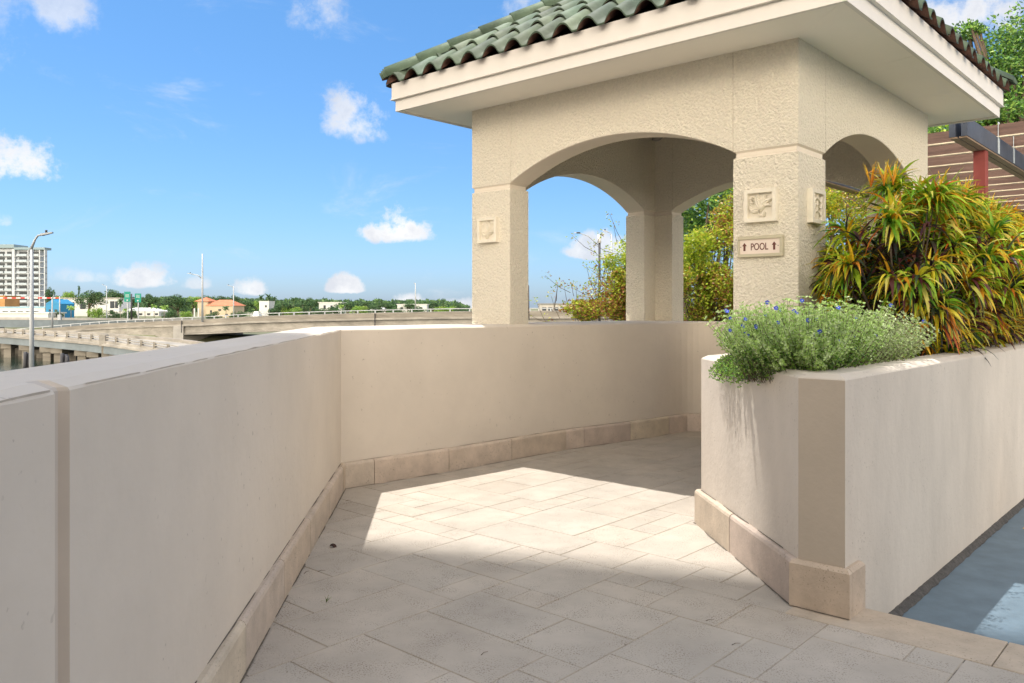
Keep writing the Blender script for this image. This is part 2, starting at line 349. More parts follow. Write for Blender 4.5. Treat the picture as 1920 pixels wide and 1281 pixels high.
mb = MB(); skirting(mb, ptsL, [Ltot-.12-.66*k for k in range(14)][::-1]); mb.build('skirting', M['stone'], wall_l, recalc=True)
mb = MB(); skirting(mb, inn, [.24, .88, 1.53, 2.18, 2.40, 2.98, 3.53, 4.1, 4.4], seed=5); mb.build('skirting', M['stone'], wall_b, recalc=True)

def ribbon(name, par, pts, off, z0, z1, wj, mm, seed, gap=.0, horiz=False):
    # thin uneven line following a wall face: off = distance out of the face
    mb = MB(); r = random.Random(seed); prev = None; pts = dens(pts, .035)
    for i, p in enumerate(pts):
        d = (pts[min(i+1, len(pts)-1)]-pts[max(i-1, 0)]).normalized(); nn = Vector((d.y, -d.x, 0)); a = noise.noise(Vector((p.x*7, p.y*7, seed)))
        wv = max(.0, (.5+a*1.6+r.uniform(-.15, .15)))*wj
        if horiz: q = (p+nn*(off-.001)+Vector((0, 0, z0)), p+nn*(off+.0012+wv)+Vector((0, 0, z0)))
        else: q = (p+nn*off+Vector((0, 0, z0-wv+a*.004)), p+nn*off+Vector((0, 0, z1+a*.004)))
        ids = [mb.vert(x) for x in q]
        if prev and wv > wj*gap: mb.face([prev[0], prev[1], ids[1], ids[0]])
        prev = ids
    return mb.build(name, mm, par)
M['grime'] = mat('grime', (.10, .085, .065), .95, .6, 20, col2=(.28, .24, .2))
M['paintline'] = mat('old_paint_edge', (.40, .34, .28), .9, .8, 14, col2=(.62, .55, .47))
ribbon('paint_edge', wall_l, [lwp(1.56), corner_in], .0014, WB-.001, WB+.0006, .0018, M['paintline'], 3, .15)
ribbon('paint_edge', wall_l, [lwp(-1), lwp(1.42)], .0014, WB-.001, WB+.0006, .0018, M['paintline'], 4, .15)
for par, pp_ in ((wall_l, [lwp(-1), corner_in]), (wall_b, inn)):
    ribbon('dirt_line', par, pp_, .031, .0030, .003, .005, M['grime'], 6, .25, True)
    ribbon('dirt_line', par, pp_, .0004, .1725, .1725, .0035, M['grime'], 7, .3, True)
# ------------------------------------------------------------------ paving
def pavers(mb, u0, u1, v0, v1, s, seed):
    r = random.Random(seed); nu = int(math.ceil((u1-u0)/s)); nv = int(math.ceil((v1-v0)/s)); occ = set()
    shapes = [(3, 2), (2, 3), (2, 2), (2, 2), (3, 3), (1, 2), (2, 1), (4, 2), (2, 4), (1, 1), (3, 2), (2, 3)]
    for i in range(nu):
        for j in range(nv):
            if (i, j) in occ: continue
            for _ in range(14):
                a, b = r.choice(shapes)
                if all((i+x, j+y) not in occ and i+x < nu and j+y < nv for x in range(a) for y in range(b)): break
            else: a = b = 1
            for x in range(a):
                for y in range(b): occ.add((i+x, j+y))
            g = .0005+.0010*r.random()**2
            t = .955+.075*r.random(); w_ = (r.random()-.5)*.022
            c = (t*(1+w_), t, t*(1-w_)); z = (r.random()-.5)*.0022
            a0, a1 = u0+i*s+g, u0+(i+a)*s-g; b0, b1 = v0+j*s+g, v0+(j+b)*s-g; e = .003
            top = [W(a0+e, b0+e, z), W(a1-e, b0+e, z), W(a1-e, b1-e, z), W(a0+e, b1-e, z)]
            bot = [W(a0, b0, z-.004), W(a1, b0, z-.004), W(a1, b1, z-.004), W(a0, b1, z-.004)]
            ti = [mb.vert(p) for p in top]; bi = [mb.vert(p) for p in bot]; mb.face(ti, 0, c)
            for k in range(4): mb.face([bi[k], bi[(k+1) % 4], ti[(k+1) % 4], ti[k]], 0, (c[0]*.93, c[1]*.92, c[2]*.9))
def clip(o, planes):
    bm = bmesh.new(); bm.from_mesh(o.data)
    for (co, no) in planes:
        bmesh.ops.bisect_plane(bm, geom=bm.verts[:]+bm.edges[:]+bm.faces[:], plane_co=co, plane_no=no, clear_outer=True)
    bm.to_mesh(o.data); bm.free()
SU0, SU1 = 3.120, 3.385
M['terrace'] = mat('bounce_terrace_stone', (.55, .49, .41), .8, .2, 2)
planes = [(lwp(0, .1), -nL), (W(0, 4.75), V)]
mb = MB(); pavers(mb, 3.12-.155*42, 3.12, -3, 5, .155, 11); pavers(mb, 3.12, 7.6, 1.25, 4.9, .155, 12)
for nd in M['joint'].node_tree.nodes:
    if nd.type == 'MAP_RANGE' and nd.inputs[1].default_value < .31: nd.inputs[1].default_value = .55; nd.inputs[2].default_value = .62
pv = mb.build('path', M['paver']); clip(pv, planes); tag(pv, kind='structure')
mb = MB(); mb.poly([W(-3.3, -3, -.0035), W(3.12, -3, -.0035), W(3.12, 5, -.0035), W(-3.3, 5, -.0035)]); mb.poly([W(3.12, 1.2, -.0035), W(7.6, 1.2, -.0035), W(7.6, 4.9, -.0035), W(3.12, 4.9, -.0035)])
js = mb.build('path_joints', M['joint']); clip(js, planes); tag(js, kind='structure')
mb = MB(); mb.poly([W(-18, -18, -.03), W(3.11, -18, -.03), W(3.11, -2.9, -.03), W(-18, -2.9, -.03)]); mb.poly([W(-18, -2.9, -.03), W(-3.3, -2.9, -.03), W(-3.3, 5, -.03), W(-18, 5, -.03)])
rt = mb.build('bounce_terrace', M['terrace']); clip(rt, [planes[0]]); tag(rt, kind='structure')  # unseen floor added behind the viewer to bounce sunlight onto the pavilion
mb = MB()
for k in range(7):
    a = 1.36-.72*k; t = .92+.12*rnd.random(); g = .0015
    mb.boxuv(SU0+g, SU1, a-.72+g, a-g, -.2, .0015, 0, (t*.90, t*.90, t*.87))
tag(mb.build('step_edge', M['stone'], bevel=.004), kind='structure')
BD = -.157
mb = MB(); mb.poly([W(SU1, -6, BD), W(16, -6, BD), W(16, 1.3, BD), W(SU1, 1.3, BD)])
tag(mb.build('blue_deck', M['bluedeck']), kind='structure')
mb = MB(); mb.poly([W(5.84, 1.03, BD+.004), W(5.98, 1.03, BD+.004), W(5.98, -2, BD+.004), W(5.84, -2, BD+.004)])
tag(mb.build('painted_line', M['yellow']), kind='structure')
mb = MB(); r = random.Random(3); pv_ = None; n = 150; rows = []
for i in range(n+1):
    u = 3.386+i*(9-3.386)/n; wv = .030+.008*(r.random()-.5); rows.append([W(u, 1.17, BD+.03), W(u, 1.155, BD+.022+.008*r.random()), W(u, 1.165-wv*.6, BD+.012+.008*r.random()), W(u, 1.165-wv, BD+.001)])
ids = [[mb.vert(p) for p in q] for q in rows]
for i in range(n):
    for k in range(3): mb.face([ids[i][k], ids[i][k+1], ids[i+1][k+1], ids[i+1][k]])
tag(mb.build('sealant_joint', M['sealant']), kind='structure')

# ------------------------------------------------------------------ planter
PT = .940; PB = .924
K = [Vector((1.156, 3.31, 0)), W(3.235, 1.165)]                     # chamfer edges
K[0] = W(3.235, 1.351)
far_l = Vector((1.052, 4.555, 0))
outl = [far_l, K[0], K[1], W(9.4, 1.165), W(9.4, 1.95), W(5.0, 1.95), W(4.86, 2.28)]
def inset(pts, d):
    o = []
    n = len(pts)
    for i in range(n):
        p0, p1, p2 = pts[i-1], pts[i], pts[(i+1) % n]
        a = (p1-p0).normalized(); b = (p2-p1).normalized(); na = Vector((-a.y, a.x, 0)); nb = Vector((-b.y, b.x, 0))
        m = (na+nb); m = m/max(.3, m.length_squared)*2
        o.append(p1+m*d)
    return o
area = sum(outl[i].x*outl[(i+1) % len(outl)].y-outl[(i+1) % len(outl)].x*outl[i].y for i in range(len(outl)))
sg = 1 if area > 0 else -1
mb = MB()
# subdivide the outline so the lip can be slightly uneven
def ring_at(pts, z, jit=0): return [p+Vector((0, 0, z)) for p in pts]
lv = [(0, -.3), (0, PB-.006), (.004, PB), (.034, PT-.001), (.045, PT), (.155, PT), (.16, PT-.006), (.16, .80)]
fine = []
for i in range(len(outl)):
    a, b = outl[i], outl[(i+1) % len(outl)]; n = max(1, int((b-a).length/.09)); fine.append([(a.lerp(b, k/n), k == 0, i, k/n) for k in range(n)])
rings = []
insets = {d: inset(outl, sg*d) for d, z in lv}
for (d, z) in lv:
    rr = []
    for i, seg in enumerate(fine):
        a, b = insets[d][i], insets[d][(i+1) % len(outl)]
        for (_, _, _, t) in seg:
            p = a.lerp(b, t); j = noise.noise(Vector((p.x*6, p.y*6, 3+z*9)))*.003 if .004 <= d < .1 and t > 0 else 0
            rr.append(mb.vert((p.x+j, p.y+j, z+j)))
    rings.append(rr)
flat_seg = [i for i, sg_ in enumerate(fine) for _ in sg_]
for a, b in zip(rings, rings[1:]):
    n = len(a)
    for k in range(n): mb.face([a[k], a[(k+1) % n], b[(k+1) % n], b[k]], 1 if flat_seg[k] == 1 and b is rings[1] else 0)  # chamfer faces get a darker tan than the other planter faces
planter = mb.build('planter', [M['planter'], M['chamfer_tan']], recalc=True)
tag(planter, 'tall cream masonry planter wall with chamfered corner beside the blue deck', 'planter')
mb = MB(); mb.poly([p+Vector((0, 0, .86)) for p in insets[.16]]); mb.build('soil', M['soil'], planter)
mb = MB()
mid_b = W(3.235, 1.351)
skirting(mb, [far_l+Vector((-.002, .03, 0)), K[0]], [.56], .189, .03, False, 3)
# corner stone with return
c = (.93, .90, .86)
mb.hexa([W(3.208, 1.378, -.02), W(3.208, 1.138, -.02), W(3.24, 1.138, -.02), W(3.24, 1.378, -.02)], [W(3.208, 1.378, .175), W(3.208, 1.138, .175), W(3.24, 1.138, .175), W(3.24, 1.378, .175)], 0, c)
mb.hexa([W(3.208, 1.378, .1752), W(3.208, 1.138, .1752), W(3.24, 1.138, .1752), W(3.24, 1.378, .1752)], [W(3.222, 1.368, .189), W(3.222, 1.152, .189), W(3.24, 1.152, .189), W(3.24, 1.36, .189)], 0, c)
mb.hexa([W(3.243, 1.1385, -.02), W(3.383, 1.1385, -.02), W(3.383, 1.17, -.02), W(3.243, 1.17, -.02)], [W(3.243, 1.1385, .175), W(3.383, 1.1385, .175), W(3.383, 1.17, .175), W(3.243, 1.17, .175)], 0, c)
mb.hexa([W(3.243, 1.1385, .1752), W(3.383, 1.1385, .1752), W(3.383, 1.17, .1752), W(3.243, 1.17, .1752)], [W(3.243, 1.152, .189), W(3.375, 1.152, .189), W(3.375, 1.17, .189), W(3.243, 1.17, .189)], 0, c)
mb.build('skirting', M['stone'], planter, recalc=True)

ribbon('dirt_line', planter, [far_l+Vector((-.002, .03, 0)), K[0]], .031, .0030, .003, .007, M['grime'], 12, .2, True)
ribbon('dirt_line', planter, [far_l, K[0]], .0006, .1915, .1915, .005, M['grime'], 13, .35, True)
ribbon('dirt_line', planter, [W(3.207, 1.378), W(3.207, 1.138)], .0004, .0045, .003, .006, M['grime'], 14, .2, True)
# ------------------------------------------------------------------ pavilion
AU, AV = 4.90, 4.85; BV = 2.046; CU = 7.62                        # u of front, v of left face, v of right face, u of back
PAV = thing('arched_pavilion', 'open square pavilion of textured stucco arches under a green tile roof', 'pavilion')
HW = 2.857; LEG = .43; TH = .225; B0, B1 = 2.165, 2.210
def pier(name, cu, cv, su, sv, base):
    mb = MB()
    def ring(i): return [(i, i), (LEG-i, i), (LEG-i, TH-i), (TH-i, TH-i), (TH-i, LEG-i), (i, LEG-i)]
    def lvl(i, z): return [mb.vert(W(cu+su*a, cv+sv*b, z)) for a, b in ring(i)]
    seq = [(0, base, 0), (0, B0-.004, 0), (.006, B0, 1), (.014, B0+.003, 1), (.014, B1-.012, 1), (.0, B1, 0), (0, HW+.215, 0)]
    rs = [lvl(i, z) for i, z, m in seq]
    for k in range(len(rs)-1):
        m = 1 if 1 <= k <= 4 else 0
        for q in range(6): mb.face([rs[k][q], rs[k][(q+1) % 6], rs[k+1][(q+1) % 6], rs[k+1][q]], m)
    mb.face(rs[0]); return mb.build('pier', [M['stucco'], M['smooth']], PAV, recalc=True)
pier('A', AU, AV, 1, -1, 1.062); pier('B', AU, BV, 1, 1, -.05); pier('C', CU, BV, -1, 1, -.2); pier('D', CU, AV, -1, -1, 1.062)
def arch(o, d, nin, L):
    # o outer corner, d along, nin inward normal, panel between LEG and L-LEG
    mb = MB(); t0 = LEG+.006; t1 = L-LEG-.006; half = (L-2*LEG)/2; rise = .245; Rr = (half*half+rise*rise)/(2*rise); mid = L/2; n = 28
    def hh(t): return max(B1, B1+rise-(Rr-math.sqrt(max(0, Rr*Rr-(t-mid)**2))))
    def p(t, n_, z): return o+d*t+nin*n_+Vector((0, 0, z))
    ts = [t0+(t1-t0)*i/n for i in range(n+1)]
    ft = [mb.vert(p(t, 0, HW+.215)) for t in ts]; fb = [mb.vert(p(t, 0, hh(t)+.004)) for t in ts]; ib = [mb.vert(p(t, .004, hh(t))) for t in ts]
    ic = [mb.vert(p(t, TH-.004, hh(t))) for t in ts]; bb = [mb.vert(p(t, TH, hh(t)+.004)) for t in ts]; bt = [mb.vert(p(t, TH, HW+.215)) for t in ts]
    for i in range(n):
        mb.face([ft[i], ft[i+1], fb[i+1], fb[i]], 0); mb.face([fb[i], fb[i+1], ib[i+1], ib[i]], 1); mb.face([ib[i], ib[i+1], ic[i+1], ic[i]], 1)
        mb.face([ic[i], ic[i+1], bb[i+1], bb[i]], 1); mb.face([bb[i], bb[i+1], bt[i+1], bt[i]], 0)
    for a, b in ((LEG-.02, t0+.001), (t1-.001, L-LEG+.02)):
        q = [p(a, .008, B1+.002), p(b, .008, B1+.002), p(b, TH-.008, B1+.002), p(a, TH-.008, B1+.002)]; mb.hexa(q, [x+Vector((0, 0, HW+.20-B1)) for x in q], 1)
    mb.face([ft[0], fb[0], ib[0], ic[0], bb[0], bt[0]], 0); mb.face([ft[-1], fb[-1], ib[-1], ic[-1], bb[-1], bt[-1]], 0)
    return mb.build('arch_panel', [M['stucco'], M['smooth']], PAV, recalc=True)
LV = AV-BV; LU = CU-AU
arch(W(AU, AV), -V, U, LV); arch(W(AU, BV), U, V, LU); arch(W(CU, BV), V, -U, LV); arch(W(CU, AV), -U, -V, LU)
OV = .43
# soffit panels (4 mitred strips with seams), fascia, gutter board
mb = MB(); zs = HW-.001
def strip(a, b, c_, d_, z=zs, t=.02): mb.hexa([a+Vector((0, 0, z)), b+Vector((0, 0, z)), c_+Vector((0, 0, z)), d_+Vector((0, 0, z))], [x+Vector((0, 0, z+t)) for x in (a, b, c_, d_)])
e = .0
U0, U1, V0, V1 = AU-OV, CU+OV, BV-OV, AV+OV
iu0, iu1, iv0, iv1 = AU+.002-.002, CU, BV, AV
g = .0015
def seam_u(v_out, v_in, s):     # panels along u sides
    for a, b in ((0, .36), (.36, .72), (.72, 1)):
        def q(t, out): 
            uo = U0+g+(U1-U0-2*g)*t; ui = AU+(CU-AU)*t
            return W(uo if out else ui, v_out if out else v_in)
        k = g/2.7
        strip(q(a+k, True), q(b-k, True), q(b-k, False), q(a+k, False))
seam_u(V0+.001, BV+.003, 1); seam_u(V1-.001, AV-.003, 1)
def seam_v(u_out, u_in):
    def q(t, out):
        vo = V0+g+(V1-V0-2*g)*t; vi = BV+(AV-BV)*t
        return W(u_out if out else u_in, vo if out else vi)
    k = g/2.7
    strip(q(k, True), q(1-k, True), q(1-k, False), q(k, False))
seam_v(U0+.001, AU+.003); seam_v(U1-.001, CU-.003)
mb.build('soffit', M['soffit'], PAV, recalc=True)

def frame(mb, o0, o1, z0, z1, m=0):
    # square ring between offsets o0 (inner) and o1 (outer)
    def c4(o): return [W(AU-o, BV-o), W(CU+o, BV-o), W(CU+o, AV+o), W(AU-o, AV+o)]
    a = c4(o0); b = c4(o1)
    for k in range(4):
        q = [a[k], a[(k+1) % 4], b[(k+1) % 4], b[k]]
        i = [mb.vert(x+Vector((0, 0, z0))) for x in q]; j = [mb.vert(x+Vector((0, 0, z1))) for x in q]
        mb.face(i, m); mb.face(j[::-1], m); mb.face([i[0], i[1], j[1], j[0]], m); mb.face([i[2], i[3], j[3], j[2]], m)
mb = MB(); frame(mb, OV-.004, OV+.022, HW-.014, HW+.078); frame(mb, OV-.01, OV+.052, HW+.0785, HW+.086); frame(mb, OV-.01, OV+.045, HW+.0865, HW+.21558)
mb.build('fascia', M['trim'], PAV, recalc=True)
mb = MB(); frame(mb, -.02, OV-.01, HW+.022, HW+.04); mb.build('soffit_backing', M['roofdark'], PAV, recalc=True)
mb = MB(); mb.boxuv(AU+TH-.01, CU-TH+.01, BV+TH-.01, AV-TH+.01, 3.06, 3.085); mb.build('ceiling', M['smooth'], PAV)
mb = MB(); cc = W((AU+CU)/2, (AV+BV)/2, 3.07)
for (a, b) in ((AU+TH, BV+TH), (CU-TH, BV+TH), (CU-TH, AV-TH), (AU+TH, AV-TH)): mb.beam(W(a, b, 3.0), cc-Vector((0, 0, .05)), .08, .1)
for k in range(5):
    u = AU+.6+k*.4; mb.boxuv(u, u+.05, BV+TH+.01, AV-TH-.01, 3.0, 3.059)
mb.build('ceiling_beam', M['concpale'], PAV)
# roof
EH = HW+.21565; EO = OV+.055; HRISE = 1.16
Lv = AV-BV+2*EO; Lu = CU-AU+2*EO
cu_, cv_ = (AU+CU)/2, (AV+BV)/2; apex_h = EH+HRISE
corners = [W(AU-EO, BV-EO), W(CU+EO, BV-EO), W(CU+EO, AV+EO), W(AU-EO, AV+EO)]
mb = MB(); ap = W(cu_, cv_, apex_h-.02)
ci = [mb.vert(x+Vector((0, 0, EH-.012))) for x in [W(AU-OV-.04, BV-OV-.04), W(CU+OV+.04, BV-OV-.04), W(CU+OV+.04, AV+OV+.04), W(AU-OV-.04, AV+OV+.04)]]; ai = mb.vert(ap)
for k in range(4): mb.face([ci[k], ci[(k+1) % 4], ai])
mb.face(ci[::-1]); mb.build('roof_deck', M['roofdark'], PAV, recalc=True)
def slope(a, b):
    # a,b eave corners; tiles climb to the centre
    mb = MB(); L = (b-a).length; d = (b-a).normalized(); c = Vector((cu_*U.x+cv_*V.x, cu_*U.y+cv_*V.y, 0))
    mid = (a+b)/2; inw = (c-mid); half = inw.length; inw.normalize(); tanp = HRISE/half; exp_h = .262; nrow = int(math.ceil(half/exp_h))
    nt = round(L/.222); pit = L/nt; seg = 12; r = random.Random(int(L*1000)+int(a.x*10))
    nz = Vector((0, 0, 1)); tk = .013
    def prof(s):      # height of the S profile
        if s < .70: return .004+.072*math.sin(math.pi*s/.70)**.72
        return .004*(1-math.sin(math.pi*(s-.70)/.30))
    for row in range(nrow):
        d0 = row*exp_h-.045; d1 = min(half, (row+1)*exp_h+.03)
        for k in range(nt):
            tlo = k*pit
            if tlo+pit < max(d0, 0)*L/(2*half)-.02 or tlo > L-max(d0, 0)*L/(2*half)+.02: continue
            g_ = .75+.5*r.random(); col = (g_*(.93+.18*r.random()), g_, g_*(.9+.25*r.random())); jl = (r.random()-.5)*.016; jz = (r.random())*.004; js_ = (r.random()-.5)*.006
            grid = []
            l0 = .030 if row else .004
            for (dd, lift) in ((d0+jl, l0), ((d0+d1)/2, l0*.5+.003), (d1, .002)):
                rt = []; rb = []
                for q in range(seg+1):
                    s = q/seg; lim = max(dd, 0)*L/(2*half); t = min(max(tlo+s*pit*1.03+js_, lim-.015), L-lim+.015)
                    t = min(max(t, -.02), L+.02)
                    base = a+d*t+inw*dd+nz*(EH+dd*tanp)
                    rt.append(mb.vert(base+nz*(prof(s)+lift+jz+tk))); rb.append(mb.vert(base+nz*(prof(s)+lift+jz)))
                grid.append((rt, rb))
            for i in range(2):
                for q in range(seg):
                    mb.face([grid[i][0][q], grid[i][0][q+1], grid[i+1][0][q+1], grid[i+1][0][q]], 0, col, True)
                    mb.face([grid[i][1][q+1], grid[i][1][q], grid[i+1][1][q], grid[i+1][1][q+1]], 1, None, True)
            for q in range(seg): mb.face([grid[0][0][q+1], grid[0][0][q], grid[0][1][q], grid[0][1][q+1]], 0, (.42, .45, .36))
    return mb.build('roof_tiles', [M['tile'], M['terra']], PAV)
for k in range(4): slope(corners[k], corners[(k+1) % 4])
for k in range(4):
    mb = MB(); a = corners[k]+Vector((0, 0, EH+.07)); b = W(cu_, cv_, apex_h+.085); L = (b-a).length; d = (b-a).normalized(); sdv = d.cross(Vector((0, 0, 1))).normalized(); up = sdv.cross(d)
    ll = .287; n = int(L/ll)+1; r = random.Random(k)
    starts = [(-.075+.018*q, .05) for q in range(3)]+[(-.02+i*ll, ll+.03) for i in range(n)]
    for si, (s0, ln) in enumerate(starts):
        g_ = .85+.25*r.random(); col = (g_*.95, g_, g_); rr0 = .088 if si > 2 else .08-.01*(2-si); rr1 = rr0-.005; e0 = max(0, .02); rings = []
        for (s, rad, lf) in ((s0, rr0, .012), (min(s0+ln, L), rr1, .004)):
            rings.append(([mb.vert(a+d*s+sdv*math.cos(t)*rad+up*(math.sin(t)*rad*1.0+lf-.02)) for t in [math.pi*q/12-.15+.3*q/12*0 for q in range(13)]],
                          [mb.vert(a+d*s+sdv*math.cos(t)*(rad-.013)+up*(math.sin(t)*(rad-.013)+lf-.02)) for t in [math.pi*q/12-.15 for q in range(13)]]))
        for q in range(12):
            mb.face([rings[0][0][q], rings[0][0][q+1], rings[1][0][q+1], rings[1][0][q]], 0, col, True)
            mb.face([rings[0][1][q], rings[1][1][q], rings[1][1][q+1], rings[0][1][q+1]], 1, None, True)
            mb.face([rings[0][0][q], rings[0][1][q], rings[0][1][q+1], rings[0][0][q+1]], 0, (.5, .6, .55))
    mb.build('hip_tiles', [M['tile'], M['terra']], PAV)

# ------------------------------------------------------------------ plaques and sign
def plaque(o, d, nrm, w_, h_, style, label):
    # o = centre on the wall face, d = along the wall to the viewer's right, nrm = out of the wall
    t = thing('relief_plaque', label, 'plaque', o, 'relief plaques on the piers')
    up = Vector((0, 0, 1)); dep = .038
    def p(x, y, z): return d*x+up*y+nrm*z
    mb = MB(); b = .024
    out4 = [(-w_/2, -h_/2), (w_/2, -h_/2), (w_/2, h_/2), (-w_/2, h_/2)]; in4 = [(-w_/2+b, -h_/2+b), (w_/2-b, -h_/2+b), (w_/2-b, h_/2-b), (-w_/2+b, h_/2-b)]
    in5 = [(x*.96, y*.96) for x, y in in4]
    for k in range(4):
        a, c_ = out4[k], out4[(k+1) % 4]; ia, ic = in4[k], in4[(k+1) % 4]; ja, jc = in5[k], in5[(k+1) % 4]
        mb.poly([p(*a, 0), p(*c_, 0), p(*c_, dep), p(*a, dep)]); mb.poly([p(*a, dep), p(*c_, dep), p(*ic, dep), p(*ia, dep)])
        mb.poly([p(*ia, dep), p(*ic, dep), p(*jc, .012), p(*ja, .012)])
    mb.poly([p(*q, .012) for q in in5]); fr_ = mb.build('frame', M['plaque'], t, recalc=True, bevel=.003)
    mb = MB()
    def leaf(pts, w0, z0=.013, z1=.034):
        n = len(pts); L = []
        for i, (x, y) in enumerate(pts):
            x0, y0 = pts[max(i-1, 0)]; x1, y1 = pts[min(i+1, n-1)]; dx, dy = x1-x0, y1-y0; l = math.hypot(dx, dy) or 1; nx, ny = -dy/l, dx/l
            f = math.sin(math.pi*(.12+.82*i/(n-1)))**.8*w0
            L.append([mb.vert(p(x+nx*f, y+ny*f, z0)), mb.vert(p(x+nx*f*.6, y+ny*f*.6, z1-.006)), mb.vert(p(x, y, z1)), mb.vert(p(x-nx*f*.15, y-ny*f*.15, z1-.007)), mb.vert(p(x-nx*f*.6, y-ny*f*.6, z1-.003)), mb.vert(p(x-nx*f, y-ny*f, z0))])
        for i in range(n-1):
            for k in range(5): mb.face([L[i][k], L[i][k+1], L[i+1][k+1], L[i+1][k]], 0)
    def arc(x0, y0, x1, y1, bend, n=9):
        o_ = []
        for i in range(n):
            t_ = i/(n-1); x = x0+(x1-x0)*t_; y = y0+(y1-y0)*t_; nx, ny = -(y1-y0), (x1-x0); s = math.sin(math.pi*t_)*bend; o_.append((x+nx*s, y+ny*s))
        return o_
    a = w_/2-b-.003; c_ = h_/2-b-.003
    if style == 0:      # fan of long leaves
        leaf(arc(-.01, -c_*.35, -a*.75, c_*.55, -.35), .016); leaf(arc(0, -c_*.3, -a*.1, c_*.93, .25), .018); leaf(arc(.01, -c_*.3, a*.45, c_*.85, .05), .015)
        leaf(arc(.0, -c_*.45, a*.95, c_*.45, .2), .019); leaf(arc(.0, -c_*.5, a*.9, -c_*.1, .3), .013); leaf(arc(-.01, -c_*.45, -a*.95, c_*.12, .28), .015); leaf(arc(-a*.2, -c_, a*.4, -c_*.55, -.25), .008); leaf(arc(a*.35, -c_, -a*.2, -c_*.5, .2), .008)
        leaf([(-a*.6+.018*math.cos(q*.7), c_*.45+.018*math.sin(q*.7)) for q in range(9)], .006)
    elif style == 1:    # three plumes
        leaf(arc(-.005, -c_*.6, -a*.55, c_*.55, .35), .020); leaf(arc(.0, -c_*.2, -a*.1, c_*.93, -.25), .017); leaf(arc(.005, -c_*.5, a*.65, c_*.65, -.3), .018)
        leaf(arc(0, -c_*.9, a*.8, -c_*.3, .35), .012); leaf(arc(0, -c_*.9, -a*.8, -c_*.3, -.35), .012); leaf(arc(-.01, -c_*.95, .01, -c_*.1, .1), .012)
    else:               # small curling sprigs
        for k in range(4):
            y = c_*(.75-.5*k); leaf(arc(-a*.8, y-.012, a*.1, y+.015, .4), .010); leaf(arc(0, y-.01, a*.8, y+.008, -.45), .010)
        leaf(arc(0, -c_, .0, c_, .06), .006)
    mb.build('relief', M['plaque'], fr_, recalc=True)
    return t
plaque(W(AU, 2.280, 1.846)-U*.000, -V, -U, .212, .206, 0, 'square relief plaque of fanned leaves above the POOL sign')
plaque(W(AU, 4.650, 1.842), -V, -U, .212, .206, 1, 'square relief plaque of plumes on the far left pier')
plaque(W(5.135, BV, 1.84), U, -V, .212, .212, 2, 'relief plaque of curling sprigs on the bluish side beside the shrubs')
S = thing('pool_sign', 'cream rectangular sign reading POOL between two dark arrows', 'sign', W(AU, 2.285, 1.590))
dS = -V; nS = -U; up = Vector((0, 0, 1))
def ps(x, y, z): return dS*x+up*y+nS*z
mb = MB(); sw, sh = .150, .066
for (x0, x1, y0, y1) in ((-sw, sw, sh-.020, sh), (-sw, sw, -sh, -sh+.020), (-sw, -sw+.014, -sh+.0202, sh-.0202), (sw-.020, sw, -sh+.0202, sh-.0202)):
    mb.hexa([ps(x0, y0, .0), ps(x1, y0, .0), ps(x1, y1, .0), ps(x0, y1, .0)], [ps(x0, y0, .026), ps(x1, y0, .026), ps(x1, y1, .026), ps(x0, y1, .026)])
mb.build('frame', M['signframe'], S, recalc=True, bevel=.002)
mb = MB(); mb.hexa([ps(-sw+.01, -sh+.018, .002), ps(sw-.018, -sh+.018, .002), ps(sw-.018, sh-.018, .002), ps(-sw+.01, sh-.018, .002)], [ps(-sw+.01, -sh+.018, .016), ps(sw-.018, -sh+.018, .016), ps(sw-.018, sh-.018, .016), ps(-sw+.01, sh-.018, .016)])
PLT = mb.build('plate', M['signplate'], S, recalc=True)
for x in (-.106, .092):
    mb = MB(); q = [(-.007, -.026), (.007, -.026), (.007, .005), (.0155, .005), (0, .026), (-.0155, .005), (-.007, .005)]
    mb.hexa([ps(x+a, b, .0155) for a, b in q], [ps(x+a, b, .0175) for a, b in q]); mb.build('arrow', M['signred'], PLT, recalc=True)
for x in (-.131, .118):
    mb = MB(); mb.tube([ps(x, 0, .014), ps(x, 0, .019)], .0028, 8); mb.build('screw', M['black'], PLT)
cu = bpy.data.curves.new('lettering', 'FONT'); cu.body = 'POOL'; cu.size = .062; cu.align_x = 'CENTER'; cu.extrude = .0012; cu.offset = .0006
to = bpy.data.objects.new('tmp', cu); sc.collection.objects.link(to); bpy.context.view_layer.update()
me = bpy.data.meshes.new_from_object(to.evaluated_get(bpy.context.evaluated_depsgraph_get())); bpy.data.objects.remove(to)
for v in me.vertices:
    x, y, z = v.co; v.co = ps(x*.72-.006, y-.0225, .0165+z)
me.materials.clear(); me.materials.append(M['signred'])
o = bpy.data.objects.new('lettering', me); sc.collection.objects.link(o); o.parent = PLT

